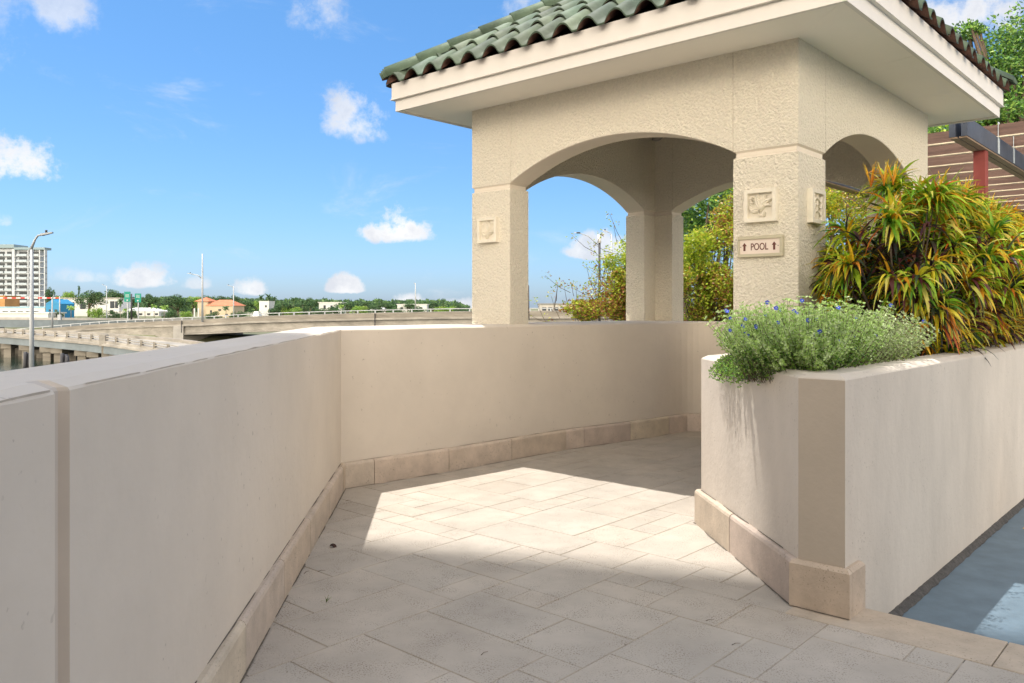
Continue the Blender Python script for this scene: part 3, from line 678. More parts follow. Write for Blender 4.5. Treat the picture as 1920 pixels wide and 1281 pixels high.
# ------------------------------------------------------------------ plants
def mixc(a, b, t): return tuple(a[i]+(b[i]-a[i])*t for i in range(3))
def strap(mb, p, d, L, wd, droop, cols, n=7, fold=.35, twist=0):
    d = Vector(d).normalized(); p = Vector(p); rows = []; up = Vector((0, 0, 1))
    sdv = d.cross(up)
    if sdv.length < .05: sdv = Vector((1, 0, 0))
    sdv.normalize()
    for i in range(n+1):
        t = i/n; f = math.sin(math.pi*min(1, .08+.92*t)**.75)*wd if t < 1 else 0
        f = max(f, .001); s2 = (Matrix.Rotation(twist*t, 3, d) @ sdv); nn = s2.cross(d)
        rows.append((mb.vert(p-s2*f+nn*f*fold), mb.vert(p), mb.vert(p+s2*f+nn*f*fold)))
        p = p+d*(L/n); d = (d+Vector((0, 0, -droop/n))).normalized()
    for i in range(n):
        c = mixc(cols[0], cols[1], i/n)
        a, b = rows[i], rows[i+1]
        mb.face([a[0], a[1], b[1], b[0]], 0, c, True); mb.face([a[1], a[2], b[2], b[1]], 0, (c[0]*.92, c[1]*.92, c[2]*.92), True)
GR = [(.18, .42, .02), (.28, .56, .03), (.42, .68, .04), (.09, .26, .03), (.56, .72, .05)]
YL = [(.88, .70, .03), (.90, .76, .06), (.88, .52, .02), (.90, .84, .20)]
OR = [(.78, .26, .02), (.84, .36, .02), (.62, .12, .015)]
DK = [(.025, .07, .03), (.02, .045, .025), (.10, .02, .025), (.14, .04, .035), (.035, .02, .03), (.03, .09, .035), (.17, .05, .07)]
def croton(cu0, cv0, ru, rv, ztop, zbase, seed, label, warm):
    r = random.Random(seed); root = thing('croton_shrub', label, 'shrub', W(cu0, cv0, zbase), 'croton shrubs in the planter')
    mb = MB(); st_ = MB(); hz = ztop-zbase
    cls = [(r.random()*2*math.pi, math.asin(r.uniform(-.95, 1))) for _ in range(52)]
    for k in range(200):
        a, e = r.choice(cls); a += r.gauss(0, .13); e = max(-1.5, min(1.5, e+r.gauss(0, .13))); rad = 1-.22*r.random()**2
        ce = math.cos(e) if e > 0 else .97-.12*abs(math.sin(e)); du = math.cos(a)*ce; dv = math.sin(a)*ce
        z = hz*.42+hz*.54*math.sin(e)*rad if e > 0 else hz*.42+hz*.40*math.sin(e)
        p = U*du*ru*rad+V*dv*rv*rad+Vector((0, 0, z)); out = (U*du+V*dv+Vector((0, 0, .35+.7*max(0, math.sin(e))))).normalized()
        hi = z/hz; kk = r.random()
        if p.dot(V)+cv0 < 1.30 and z < .42: continue
        base = Vector((p.x*.25, p.y*.25, 0)); mid = base.lerp(p, .6)+Vector((0, 0, .05)); (st_.tube([base, mid, p-out*.02], [.009, .006, .004], 5, 0, None, False) if k % 4 == 0 else None)
        nl = r.randint(16, 26)
        for j in range(nl):
            t = j/nl; an = j*2.4+r.random()*.5; tilt = .25+1.15*t
            ax = out.orthogonal().normalized(); bx = out.cross(ax)
            d = (out*math.cos(tilt)+(ax*math.cos(an)+bx*math.sin(an))*math.sin(tilt)).normalized()
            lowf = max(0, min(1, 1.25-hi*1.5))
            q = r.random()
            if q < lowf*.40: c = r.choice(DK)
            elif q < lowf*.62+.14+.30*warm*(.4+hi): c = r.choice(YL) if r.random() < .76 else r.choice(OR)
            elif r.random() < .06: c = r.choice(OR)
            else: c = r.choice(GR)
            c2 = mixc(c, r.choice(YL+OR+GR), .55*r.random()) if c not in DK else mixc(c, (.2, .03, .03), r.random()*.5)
            strap(mb, p+out*(.05*(1-t)), d, r.uniform(.13, .25)*(.8+.3*t), r.uniform(.0065, .0135), r.uniform(.9, 2.9), (c, c2), 7, .35, r.uniform(-1.3, 1.3))
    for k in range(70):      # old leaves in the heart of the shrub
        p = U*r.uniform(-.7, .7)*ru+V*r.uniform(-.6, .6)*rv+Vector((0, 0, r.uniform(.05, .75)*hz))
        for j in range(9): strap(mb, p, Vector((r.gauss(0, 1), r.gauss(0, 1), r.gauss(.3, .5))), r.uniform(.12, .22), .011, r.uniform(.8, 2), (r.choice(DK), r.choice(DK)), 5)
    for k in range(3): # few leaders
        a = r.random()*6.28; p = U*math.cos(a)*ru*.5+V*math.sin(a)*rv*.5+Vector((0, 0, hz*.95))
        for j in range(7): strap(mb, p, Vector((math.cos(j*2.4)*.3, math.sin(j*2.4)*.3, 1)), .16, .006, .3, (r.choice(OR), r.choice(YL)))
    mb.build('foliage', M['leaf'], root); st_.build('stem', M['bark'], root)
CR = [(5.32, 1.58, .48, .38, 1.98, 3.5, 'large croton nearest the pavilion pier with green and orange strap leaves', .35),
      (5.85, 1.50, .50, .42, 1.93, 4.1, 'second croton from the pavilion pier, arching green and yellow leaves', .6),
      (6.55, 1.55, .50, .46, 1.90, 5.5, 'third croton from the pavilion pier with golden leaf tips', 1.0),
      (7.25, 1.58, .52, .48, 1.95, 6.3, 'fourth croton from the pavilion pier, mostly bright yellow', 1.5),
      (8.0, 1.60, .5, .48, 1.95, 7.9, 'farthest croton at the right edge, yellow topped', 1.5)]
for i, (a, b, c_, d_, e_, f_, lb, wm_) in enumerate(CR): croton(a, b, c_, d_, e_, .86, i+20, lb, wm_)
# grey-green mounding plant with blue flowers
r = random.Random(5)
root = thing('flowering_plant', 'low mounding silvery green plant with blue flowers spilling over the planter corner', 'plant', Vector((1.45, 3.9, .88)))
mb = MB(); st_ = MB(); fl = []
PG = [(.30, .52, .07), (.42, .64, .14), (.52, .70, .24), (.17, .36, .05), (.62, .74, .38), (.11, .26, .06)]
org = Vector((1.45, 3.9, .88))
def small_leaf(mb, p, d, L, wd, c):
    sdv = d.cross(Vector((r.uniform(-1, 1), r.uniform(-1, 1), r.uniform(-.3, 1)))); sdv.normalize()
    a = mb.vert(p); b = mb.vert(p+d*L*.55+sdv*wd); e = mb.vert(p+d*L); f = mb.vert(p+d*L*.55-sdv*wd); mb.face([a, b, e, f], 0, c)
for k in range(1500):
    s = r.random(); dirn = r.random()*2*math.pi
    # base positions along the planter end, following the shape of the bed
    bu = 3.42+1.10*s; bv = r.uniform(1.33, 1.33+.55*min(1, .62+s*.8)); b = W(bu, bv, .87)-org
    cx = W(3.95, 1.60, .87)-org
    outd = (b-cx); outd.z = 0
    rr_ = outd.length; outd = outd.normalized() if rr_ > 0 else Vector((1, 0, 0))
    lean = min(.85, rr_*1.05+r.uniform(-.1, .35)); L = r.uniform(.19, .37)*(1.08-.25*min(1, rr_))
    d = (outd*lean+Vector((r.uniform(-.3, .3), r.uniform(-.3, .3), 1))).normalized()
    right = (b+org).x > 1.62
    p = b.copy(); n = 13; pts = [p.copy()]; dr = r.uniform(.2, .8)*lean
    for i in range(n):
        p = p+d*(L/n); d = (d+Vector((0, 0, -dr/n))).normalized(); pts.append(p.copy())
        if i < 2 and r.random() < .5: continue
        t = i/n
        for j in range(3 if t < .5 else 5):
            a = r.random()*6.28; ax = d.orthogonal().normalized(); bx = d.cross(ax); ld = (d*.5+(ax*math.cos(a)+bx*math.sin(a))).normalized()
            if right: c = mixc(r.choice(PG[1:3]+[PG[4], PG[4]]), (.40, .42, .26), r.random()*.7)
            else: c = r.choice(PG) if t < .55 else r.choice([PG[1], PG[2], PG[2], PG[4]])
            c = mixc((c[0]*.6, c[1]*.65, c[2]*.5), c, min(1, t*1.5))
            small_leaf(mb, p, ld, r.uniform(.012, .020), r.uniform(.0032, .0052), c)
    st_.tube([pts[0], pts[6], pts[-1]], [.0016, .0012, .0008], 3, 0, None, False)
    if r.random() < .08: fl.append((pts[-1], d))
# spill over the left face
for k in range(190):
    t = r.random(); b = far_l.lerp(K[0], .25+.42*t)+nL*(-.0)+Vector((.02, .0, PT))-org; L = r.uniform(.09, .23)*(1-.5*abs(t-.35))
    d = Vector((-1, -.15+r.uniform(-.4, .4), r.uniform(.1, .7))).normalized(); p = b+Vector((.06, 0, 0)); n = 11; pts = [p.copy()]
    for i in range(n):
        p = p+d*(L/n); d = (d+Vector((0, 0, -2.2/n))).normalized(); pts.append(p.copy())
        for j in range(3):
            a = r.random()*6.28; ax = d.orthogonal().normalized(); bx = d.cross(ax); ld = (d*.4+(ax*math.cos(a)+bx*math.sin(a))).normalized()
            small_leaf(mb, p, ld, r.uniform(.009, .015), r.uniform(.003, .0045), r.choice([PG[0], PG[3], PG[5], PG[1]]))
    st_.tube([pts[0], pts[5], pts[-1]], [.0015, .0012, .0008], 3, 0, None, False)
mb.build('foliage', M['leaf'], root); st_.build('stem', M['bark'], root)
for (p, d) in fl[:60]:
    fb = MB(); p = p+d*.006
    ax = Vector((r.uniform(-.4, .4), -1, r.uniform(.2, .8))).normalized(); e1 = ax.orthogonal().normalized(); e2 = ax.cross(e1); rad = r.uniform(.008, .012)
    for k in range(5):
        a = k*1.2566; m_ = e1*math.cos(a)+e2*math.sin(a); t_ = -e1*math.sin(a)+e2*math.cos(a)
        fb.poly([p, p+m_*rad*.7+t_*rad*.5+ax*.001, p+m_*rad+ax*.002, p+m_*rad*.7-t_*rad*.5+ax*.001], 0)
    fb.poly([p+ax*.003+(e1*math.cos(a)+e2*math.sin(a))*rad*.2 for a in (0, 1.57, 3.14, 4.71)], 1)
    fb.build('flower', [M['petal'], M['petalc']], root)

# leafy bushes and trees near by
def leaf_cloud(mb, c, rad, n, ls, pal, r, shell=.5, zflat=1.0, asp=.45):
    for k in range(n):
        d = Vector((r.gauss(0, 1), r.gauss(0, 1), r.gauss(0, 1))).normalized(); q = r.random()**(1/3)*(1-shell)+shell*r.uniform(.75, 1.05)
        p = c+Vector((d.x*rad[0]*q, d.y*rad[1]*q, d.z*rad[2]*q*zflat))
        ax = Vector((r.gauss(0, 1), r.gauss(0, 1), r.gauss(0, .6)+.2)).normalized(); sdv = ax.cross(Vector((r.gauss(0, 1), r.gauss(0, 1), r.gauss(0, 1)))).normalized()
        L = ls*r.uniform(.6, 1.2); cc_ = r.choice(pal); f = r.uniform(.75, 1.2); cc_ = (cc_[0]*f, cc_[1]*f, cc_[2]*f)
        a = mb.vert(p); b = mb.vert(p+ax*L*.5+sdv*L*asp*.5); e = mb.vert(p+ax*L); g_ = mb.vert(p+ax*L*.5-sdv*L*asp*.5); mb.face([a, b, e, g_], 0, cc_)
def branchy(st_, base, tips, r, r0=.03):
    for t in tips:
        m1 = base.lerp(t, .35)+Vector((r.uniform(-.1, .1), r.uniform(-.1, .1), .12))*(t-base).length*.4; m2 = m1.lerp(t, .55)+Vector((r.uniform(-.08, .08), r.uniform(-.08, .08), 0))*(t-base).length*.4
        st_.tube([base, m1, m2, t], [r0, r0*.65, r0*.4, r0*.15], 5, 0, None, False)
YG = [(.52, .66, .04), (.42, .58, .04), (.64, .70, .08), (.25, .38, .04), (.68, .62, .08)]
RB = [(.44, .19, .06), (.55, .30, .08), (.36, .15, .05)]
def bush(name, label, cat, loc, clumps, n, ls, pal, seed, pal_low=None, r0=.03, group=None):
    r = random.Random(seed); root = thing(name, label, cat, loc, group); mb = MB(); st_ = MB(); tips = []
    for (c, rad, frac, pp) in clumps:
        c = Vector(c)-loc; sub = 9
        for s in range(sub):
            d = Vector((r.gauss(0, 1), r.gauss(0, 1), r.gauss(0, 1))).normalized()*r.uniform(.35, .85)
            cc_ = c+Vector((d.x*rad[0], d.y*rad[1], d.z*rad[2])); k = r.uniform(.28, .5)
            leaf_cloud(mb, cc_, [x*k for x in rad], int(n*frac/sub), ls, pp or pal, r, .35); tips.append(cc_)
        leaf_cloud(mb, c, rad, int(n*frac*.25), ls, pp or pal, r, .1)
    branchy(st_, Vector((0, 0, 0)), tips, r, r0)
    return root, mb, st_
def finish(t): t[1].build('crown', M['leaf'], t[0]); t[2].build('trunk', M['bark'], t[0])
def Wc(px, py, Z): return P(px, py, Z)
# thin bush with clusters behind the far left arch
t = bush('leafy_bush', 'loose yellow-green bush with rusty flowers seen through the far left arch', 'bush', P(1190, 760, 10.5),
     [(P(1160, 500, 10.5), (.30, .4, .34), .7, YG), (P(1140, 555, 10.4), (.40, .4, .30), 1.0, YG+RB+RB), (P(1090, 580, 10.6), (.30, .3, .14), .5, YG+RB), (P(1180, 560, 10.3), (.3, .3, .4), 1, YG+RB), (P(1205, 470, 10.6), (.3, .3, .35), .7, YG)], 3800, .045, YG, 31, r0=.014)
r = random.Random(77)
for k in range(60):
    c = Vector((r.uniform(-1.1, .0), r.uniform(-.2, .2), r.uniform(.9, 2.1))); 
    if c.x < -.55 and c.z > 1.45: continue
    e_ = c+Vector((r.uniform(-.35, .1), 0, r.uniform(.1, .4))); t[2].tube([c, c.lerp(e_, .5)+Vector((0, 0, -.03)), e_], [.005, .004, .002], 4, 0, None, False)
    leaf_cloud(t[1], e_, (.07, .07, .07), 14, .04, YG+RB, r, .2)
finish(t)
# dense bush filling the other arch
t = bush('leafy_bush', 'dense yellow-green bush filling the arch left of the POOL sign', 'bush', P(1345, 800, 10.9),
     [(P(1325, 480, 10.9), (.42, .4, .42), 1.2, YG), (P(1300, 540, 10.8), (.45, .4, .40), 1, YG+[RB[1]]), (P(1360, 560, 10.6), (.45, .4, .45), 1.2, YG+RB), (P(1310, 610, 10.8), (.5, .4, .3), .8, RB+YG), (P(1370, 440, 11), (.35, .4, .35), .9, YG+RB), (P(1395, 400, 11), (.4, .4, .45), .9, RB+YG)], 3600, .05, YG, 33, r0=.03)
r = random.Random(78)
for k in range(120):
    c = Vector((r.uniform(-.6, .5), r.uniform(-.4, .1), r.uniform(.9, 1.9))); e_ = c+Vector((r.uniform(-.2, .2), r.uniform(-.1, .1), r.uniform(.2, .5)))
    t[2].tube([c, c.lerp(e_, .5)+Vector((.02, 0, -.02)), e_], [.007, .005, .002], 4, 0, None, False)
finish(t)
t = bush('leafy_bush', 'yellow-tinged bush glimpsed between the plaque pier and the crotons', 'bush', P(1590, 800, 12.5),
     [(P(1570, 400, 12.5), (.7, .5, .6), 1.2, YG+[YL[0], RB[1]]), (P(1500, 480, 12.8), (.7, .5, .7), .9, YG), (P(1640, 420, 12.5), (.6, .5, .5), .9, YG+DK[:2])], 3000, .06, YG, 35, r0=.04)
finish(t)
DG = [(.09, .20, .04), (.12, .28, .05), (.19, .37, .06), (.06, .14, .05), (.30, .46, .09)]
t = bush('broadleaf_tree', 'dark green tree above the yellow bush in the centre arch', 'tree', P(1300, 760, 20),
     [(P(1290, 400, 20), (1.2, 1, .75), 1, DG), (P(1360, 380, 20), (1.3, 1, .9), 1, DG)], 4200, .12, DG, 37, r0=.1)
finish(t)
t = bush('broadleaf_tree', 'tall dark green tree behind the pergola at the top right', 'tree', P(1960, 760, 17),
     [(P(1935, 90, 17), (1.1, 1.2, 1.0), 1, DG), (P(1860, 130, 17.2), (.55, .8, .55), .45, DG), (P(1950, 180, 17), (1.3, 1.3, .9), 1.1, DG), (P(1870, 215, 17), (.9, 1, .55), .7, DG),
      (P(1800, 255, 17.5), (.9, 1, .45), .6, DG+YG[1:2]), (P(1730, 265, 17.5), (.9, 1, .35), .5, DG+YG[1:2]), (P(1930, 290, 16.5), (1.4, 1.1, .5), 1, DG+YG[1:2]), (P(1810, 60, 17.2), (.35, .4, .22), .10, DG), (P(2080, 60, 17), (1.3, 1.3, 1.4), 1, DG)], 5600, .10, DG, 39, r0=.16)
finish(t)

# ------------------------------------------------------------------ pergola
PG_ = thing('pergola', 'brown slatted timber pergola on a red post behind the pavilion', 'pergola', W(10, 2.3, -.15))
po = W(10, 2.3, -.15)
hb = 1.7+EYE
for (v, mm) in ((2.15, 0), (4.3, 0), (-1.6, 0)):
    for dv in (-.055, .055):
        mb = MB(); mb.boxuv(9.05, 17.5, v+dv-.028, v+dv+.028, hb+.012, hb+.20, 0); mb.build('beam', M['beamblue'], PG_, off=po)
    mb = MB(); mb.boxuv(9.06, 17.5, v-.075, v-.008, hb-.004, hb+.011); mb.boxuv(9.06, 17.5, v+.008, v+.075, hb-.004, hb+.011); mb.build('beam_edge', M['beamtan'], PG_, off=po)
for (u, v) in ((9.98, 2.15), (13.4, 2.15), (16.8, 2.15), (9.98, 4.3), (13.4, 4.3), (9.98, -1.6), (13.4, -1.6)):
    mb = MB(); mb.boxuv(u-.06, u+.06, v-.06, v+.06, -.15, hb-.005); mb.build('post', M['redpost'], PG_, off=po, bevel=.006)
for k in range(13):
    u = 10.39+.80*k
    mb = MB(); mb.boxuv(u, u+.045, -2.6, 6.0, hb+.214, hb+.343); mb.boxuv(u-.006, u+.047, -2.6, 6.0, hb+.2005, hb+.2135, 1); mb.build('rafter', [M['wood'], M['edge']], PG_, off=po)
    if k < 6:
        for v in (2.15,):
            mb = MB(); mb.boxuv(u-.012, u+.057, v-.0885, v-.0835, hb+.02, hb+.37); mb.build('strap', M['notchlight'], PG_, off=po)  # added pale strips standing in for sunlit sides of the rafter notches
    if k < 12 and k % 2 == 0:
        for j in range(3):
            v = -1.0+2.3*j+(.6 if k % 4 else 0); mb = MB(); mb.boxuv(u+.048, u+.799, v, v+.04, hb+.215, hb+.335); mb.build('blocking', M['beamblue'], PG_, off=po)

# ------------------------------------------------------------------ land, water
mb = MB(); mb.poly([(-3000, -800, -4.5), (3000, -800, -4.5), (3000, 205, -4.5), (-3000, 205, -4.5)]); tag(mb.build('river', M['water']), kind='structure')
mb = MB(); mb.hexa([(-3500, 200, -4.8), (3500, 200, -4.8), (6000, 8000, -4.8), (-6000, 8000, -4.8)], [(-3500, 203, -2.1), (3500, 203, -2.1), (6000, 8000, -2.1), (-6000, 8000, -2.1)])
tag(mb.build('ground', M['ground'], recalc=True), kind='structure')
mb = MB(); mb.hexa([W(7.75, -8, -5), W(60, -8, -5), W(60, 8, -5), W(7.75, 8, -5)], [W(7.75, -8, -.25), W(60, -8, -.25), W(60, 8, -.25), W(7.75, 8, -.25)])
tag(mb.build('garden_ground', M['ground'], recalc=True), kind='structure')

mb = MB(); mb.hexa([(-62, 118, -5.2), (90, 112, -5.2), (90, 215, -5.2), (-110, 215, -5.2)], [(-58, 124, -2.9), (90, 118, -2.9), (90, 215, -2.4), (-100, 215, -2.4)])
tag(mb.build('embankment', M['ground'], recalc=True), kind='structure')
# ------------------------------------------------------------------ bridges
def curve_pts(ctrl, step=2.5):
    pts = [Vector((X_(a, c), c, H_(b, c))) for a, b, c in ctrl]; n = len(pts); o = []
    for i in range(n-1):
        p0, p1, p2, p3 = pts[max(i-1, 0)], pts[i], pts[i+1], pts[min(i+2, n-1)]
        for k in range(20):
            t = k/20; o.append(.5*((2*p1)+(p2-p0)*t+(2*p0-5*p1+4*p2-p3)*t*t+(3*p1-p0-3*p2+p3)*t**3))
    o.append(pts[-1]); res = [o[0]]; acc = 0
    for a, b in zip(o, o[1:]):
        d = (b-a).length
        while acc+d >= step:
            t = (step-acc)/d; a = a.lerp(b, t); res.append(a); d = (b-a).length; acc = 0
        acc += d
    return res
def sweep(mb, pts, prof, m=0):
    # prof: list of (offset away from the viewer, dz)
    rings = []
    for i, p in enumerate(pts):
        d = pts[min(i+1, len(pts)-1)]-pts[max(i-1, 0)]; d.z = 0; d.normalize(); nn = Vector((-d.y, d.x, 0))
        rings.append([mb.vert(p+nn*a+Vector((0, 0, b))) for a, b in prof])
    n = len(prof)
    for i in range(len(rings)-1):
        for k in range(n): mb.face([rings[i][k], rings[i][(k+1) % n], rings[i+1][(k+1) % n], rings[i+1][k]], m)
    mb.face(rings[0][::-1], m); mb.face(rings[-1], m)
main = curve_pts([(-60, 625, 150), (40, 616, 142), (175, 604, 133), (250, 599.5, 127), (375, 594, 117), (480, 588, 111), (674, 582, 104), (883, 578, 100), (1060, 577.5, 98), (1350, 576, 97)])
BR = thing('highway_bridge', 'long concrete highway bridge with metal rail curving behind the parapet', 'bridge', main[len(main)//2])
bo = BR.location.copy()
mb = MB(); sweep(mb, main, [(0, -1.02), (0, -.42), (.25, -.36), (.3, -1.02)]); mb.build('barrier', M['concdark'], BR, recalc=True, off=bo)
mb = MB(); sweep(mb, main, [(-.12, -1.28), (-.12, -1.02), (11, -1.02), (11, -1.28)]); mb.build('deck', M['conc'], BR, recalc=True, off=bo)
mb = MB(); sweep(mb, main, [(10.7, -1.0), (10.7, -.36), (11, -.36), (11, -1.0)]); mb.build('barrier', M['conc'], BR, recalc=True, off=bo)
mb = MB()
for i in range(len(main)-1): mb.beam(main[i]+Vector((0, .12, -.04)), main[i+1]+Vector((0, .12, -.04)), .12, .10)
for p in main: mb.beam(p+Vector((0, .12, -.40)), p+Vector((0, .12, -.06)), .16, .12)
mb.build('railing', M['alu'], BR, off=bo)
ia = min(range(len(main)), key=lambda i: abs(main[i].x/main[i].y-(349-960)/F))
mb = MB(); sweep(mb, main[ia:], [(.35, -2.55), (.15, -2.5), (.15, -2.35), (.35, -2.25), (.35, -1.28), (1.0, -1.28), (1.0, -2.55)])
mb.build('girder', M['conc'], BR, recalc=True, off=bo)
mb = MB()
for q in range(1, 5): sweep(mb, main[ia:], [(q*2.2+.3, -2.45), (q*2.2+.3, -1.28), (q*2.2+.8, -1.28), (q*2.2+.8, -2.45)])
mb.build('inner_girder', M['concdark'], BR, recalc=True, off=bo)
mb = MB(); sweep(mb, main[:ia+1], [(.12, -6.2), (.12, -1.28), (10.5, -1.28), (10.5, -6.2)])
mb.build('abutment', M['conc'], BR, recalc=True, off=bo)
mb = MB()
pa_ = main[ia]; mb.box(pa_.x-1.2, pa_.x+.25, pa_.y-.15, pa_.y+.1, -6, pa_.z-1.3); mb.build('abutment_pilaster', M['concpale'], BR, off=bo)
for i in list(range(ia+14, len(main), 14)):
    mb = MB(); p = main[i]; mb.box(p.x-.6, p.x+.6, p.y+.6, p.y+10, -6, p.z-2.56); mb.build('bridge_pier', M['conc'], BR, off=bo)
for i in list(range(ia, len(main), 14)):
    mb = MB(); p = main[i]; mb.box(p.x-.05, p.x+.05, p.y+.1-.3, p.y-.02+.12, p.z-2.2, p.z-.45); mb.build('expansion_joint', M['black'], BR, off=bo)
ramp = curve_pts([(-120, 611, 108), (-60, 613, 101), (0, 615.7, 95), (57, 619, 90), (175, 627.5, 82), (250, 636, 77), (327, 647.5, 72), (430, 664, 66), (520, 680, 62)])
RP = thing('bridge_ramp', 'low curved concrete ramp with post and rail above dark water', 'bridge', ramp[len(ramp)//2]); ro = RP.location.copy()
mb = MB(); sweep(mb, ramp, [(-.35, -1.0), (-.35, -.78), (7, -.78), (7, -1.0)]); sweep(mb, ramp, [(-.1, -.779), (-.1, -.5), (.25, -.42), (.25, -.779)]); sweep(mb, ramp, [(6.6, -.779), (6.6, -.45), (6.9, -.45), (6.9, -.779)])
mb.build('deck', M['conc'], RP, recalc=True, off=ro)
mb = MB(); sweep(mb, ramp, [(-.1, -1.75), (-.1, -1.0), (6.5, -1.0), (6.5, -1.75)]); mb.build('girder', M['concblue'], RP, recalc=True, off=ro)
mb = MB()
for i in range(len(ramp)-1):
    for dz in (-.05, -.27): mb.beam(ramp[i]+Vector((0, 0, dz)), ramp[i+1]+Vector((0, 0, dz)), .12, .10)
mb.build('railing', M['conc'], RP, off=ro)
rp2 = ramp[::1]
for k in range(len(rp2)):
    mb = MB(); p = rp2[k]; mb.hexa([p+Vector((-.09, -.14, -.6)), p+Vector((.09, -.14, -.6)), p+Vector((.09, .3, -.6)), p+Vector((-.09, .3, -.6))], [p+Vector((-.09, -.1, .03)), p+Vector((.09, -.1, .03)), p+Vector((.09, .1, .03)), p+Vector((-.09, .1, .03))]); mb.build('rail_post', M['concdark'], RP, off=ro)
q = min(range(len(ramp)), key=lambda i: abs(ramp[i].x/ramp[i].y-(197-960)/F)); p = ramp[q]
mb = MB(); mb.box(p.x-.3, p.x+.3, p.y-.4, p.y+.3, p.z-1.05, p.z+.1); mb.build('end_post', M['conc'], RP, off=ro)
mb = MB(); mb.box(p.x-.2, p.x+.9, p.y-.12, p.y+6, -6, p.z-1.0); sweep(mb, ramp[q:], [(.25, -6), (.25, -1.0), (6.2, -1.0), (6.2, -6)]); mb.build('abutment', M['concdark'], RP, recalc=True, off=ro)
for px in (-60, -20, 15, 47, 84, 110, 150, 178):
    i = min(range(len(ramp)), key=lambda i: abs(ramp[i].x/ramp[i].y-(px-960)/F)); p = ramp[i]
    for dy in (.4, 3.2, 6): 
        mb = MB(); mb.box(p.x-.42, p.x+.42, p.y+dy, p.y+dy+.8, -5, p.z-2.3); mb.build('ramp_pier', M['concdark'], RP, off=ro)  # dark concrete paints the shade beneath the ramp onto its piers
    mb = MB(); mb.box(p.x-.6, p.x+.6, p.y+.1, p.y+7.2, p.z-2.3, p.z-1.755); mb.build('pier_cap', M['concdark'], RP, off=ro)
farb = curve_pts([(-200, 594, 185), (0, 595, 185), (140, 596, 190), (280, 597, 205), (420, 598, 230)], 6)
mb = MB(); sweep(mb, farb, [(0, -.55), (0, 0), (.4, 0), (.4, -.55)]); FB_ = thing('road_bridge', 'grey low road bridge in the far left distance', 'bridge', farb[3]); fo = farb[3].copy()
mb.build('barrier', M['concpale'], FB_, recalc=True, off=fo)
mb = MB(); sweep(mb, farb, [(.1, -2.3), (.1, -.551), (12, -.551), (12, -2.3)]); mb.build('girder', M['concblue'], FB_, recalc=True, off=fo)
mb = MB()
for p in farb[::3]: mb.box(p.x-.5, p.x+.5, p.y+.6, p.y+11, -5, p.z-2.3)
mb.build('bridge_pier', M['concdark'], FB_, off=fo)
# dark timber piles near the ramp
for px, py, Zz, lb in ((52, 660, 74, 'dark timber pile in the water behind the nearest lamp pole'), (121, 663, 74, 'dark timber pile in the water beneath the ramp')):
    x = X_(px, Zz); mb = MB()
    for k in range(3): mb.tube([(x-.25+.25*k, Zz+.2*(k % 2), -5), (x-.2+.22*k, Zz+.2*(k % 2), H_(py, Zz)-.1*k)], [.2, .17], 8)
    tag(mb.build('timber_pile', M['black']), lb, 'pile')

# ------------------------------------------------------------------ lamps and poles
def lamp(px, ytop, ybase, Zz, w0, label, arm=None, mat_='alu', head=True, group='street lamps along the roads'):
    zb = -4.6 if ybase is None else H_(ybase, Zz); x = X_(px, Zz); zt = H_(ytop, Zz)
    t = thing('street_lamp', label, 'street lamp', (x, Zz, zb), group)
    mb = MB(); mb.tube([(0, 0, 0), (0, 0, zt-zb)], [w0/2, w0/3.2], 10); mb.build('pole', M[mat_], t)
    if arm:
        pts = [Vector((X_(a, Zz)-x, 0, H_(b, Zz)-zb)) for a, b in arm]
        mb = MB(); mb.tube(pts, [w0/3.4]+[w0/5]*(len(pts)-1), 8); arm_ = mb.build('arm', M[mat_], t)
        if head:
            e = pts[-1]; d = (pts[-1]-pts[-2]).normalized(); mb = MB()
            hw = max(w0*.5, .12); L = max(.5, w0*2.2)
            mb.hexa([e+Vector((0, -hw, -.05)), e+d*L+Vector((0, -hw*.6, -.04)), e+d*L+Vector((0, hw*.6, -.04)), e+Vector((0, hw, -.05))], [e+Vector((0, -hw, .06)), e+d*L+Vector((0, -hw*.6, .03)), e+d*L+Vector((0, hw*.6, .03)), e+Vector((0, hw, .06))])
            mb.build('lamp_head', M[mat_], arm_, recalc=True)
            if w0 > .2: mb = MB(); mb.tube([e+d*.25+Vector((0, 0, .07)), e+d*.25+Vector((0, 0, .2))], .06, 8); mb.build('photocell', M['black'], arm_)
    return t
lamp(59.5, 468, None, 43, .27, 'tall grey lamp pole standing close behind the left wall', [(57, 470), (66, 449), (71, 442), (78, 440.5)])
lamp(98, 561, 615, 112, .26, 'short grey lamp pole in front of the blue house', [(98, 561), (100, 556), (101, 553)], head=False)
lamp(379.5, 476, 604, 116, .30, 'tallest mast-like pole rising from the bridge rail in front of the orange roof', [(378, 522), (371, 516), (360, 514)])
lamp(438, 537, 600, 150, .26, 'thin lamp pole right of the orange-roofed house', [(438, 540), (434, 537), (431, 536)])
lamp(200, 536, 600, 205, .28, 'thin pale lamp pole rising in front of the white villa', [(200, 538), (197, 536), (195, 535)])
lamp(779, 531, 581, 150, .26, 'slim single pole on the far bridge left of the pavilion', [(779, 534), (777, 531), (776, 530)], head=False)
lamp(1146.5, 440, 620, 80, .22, 'curved lamp pole beyond the bush in the far arch', [(1146.5, 450), (1145, 440), (1142, 436), (1139, 435)])
lamp(991, 535, 600, 70, .16, 'thin dark pole edge beside the far left pier', None, 'black')
t = thing('utility_pole', 'black pole with white cylinder top seen through the far left arch', 'pole', (X_(1124, 60), 60, H_(640, 60)))
mb = MB(); mb.tube([(0, 0, 0), (0, 0, H_(456, 60)-H_(640, 60))], [.1, .08], 8); mb.build('pole', M['black'], t)
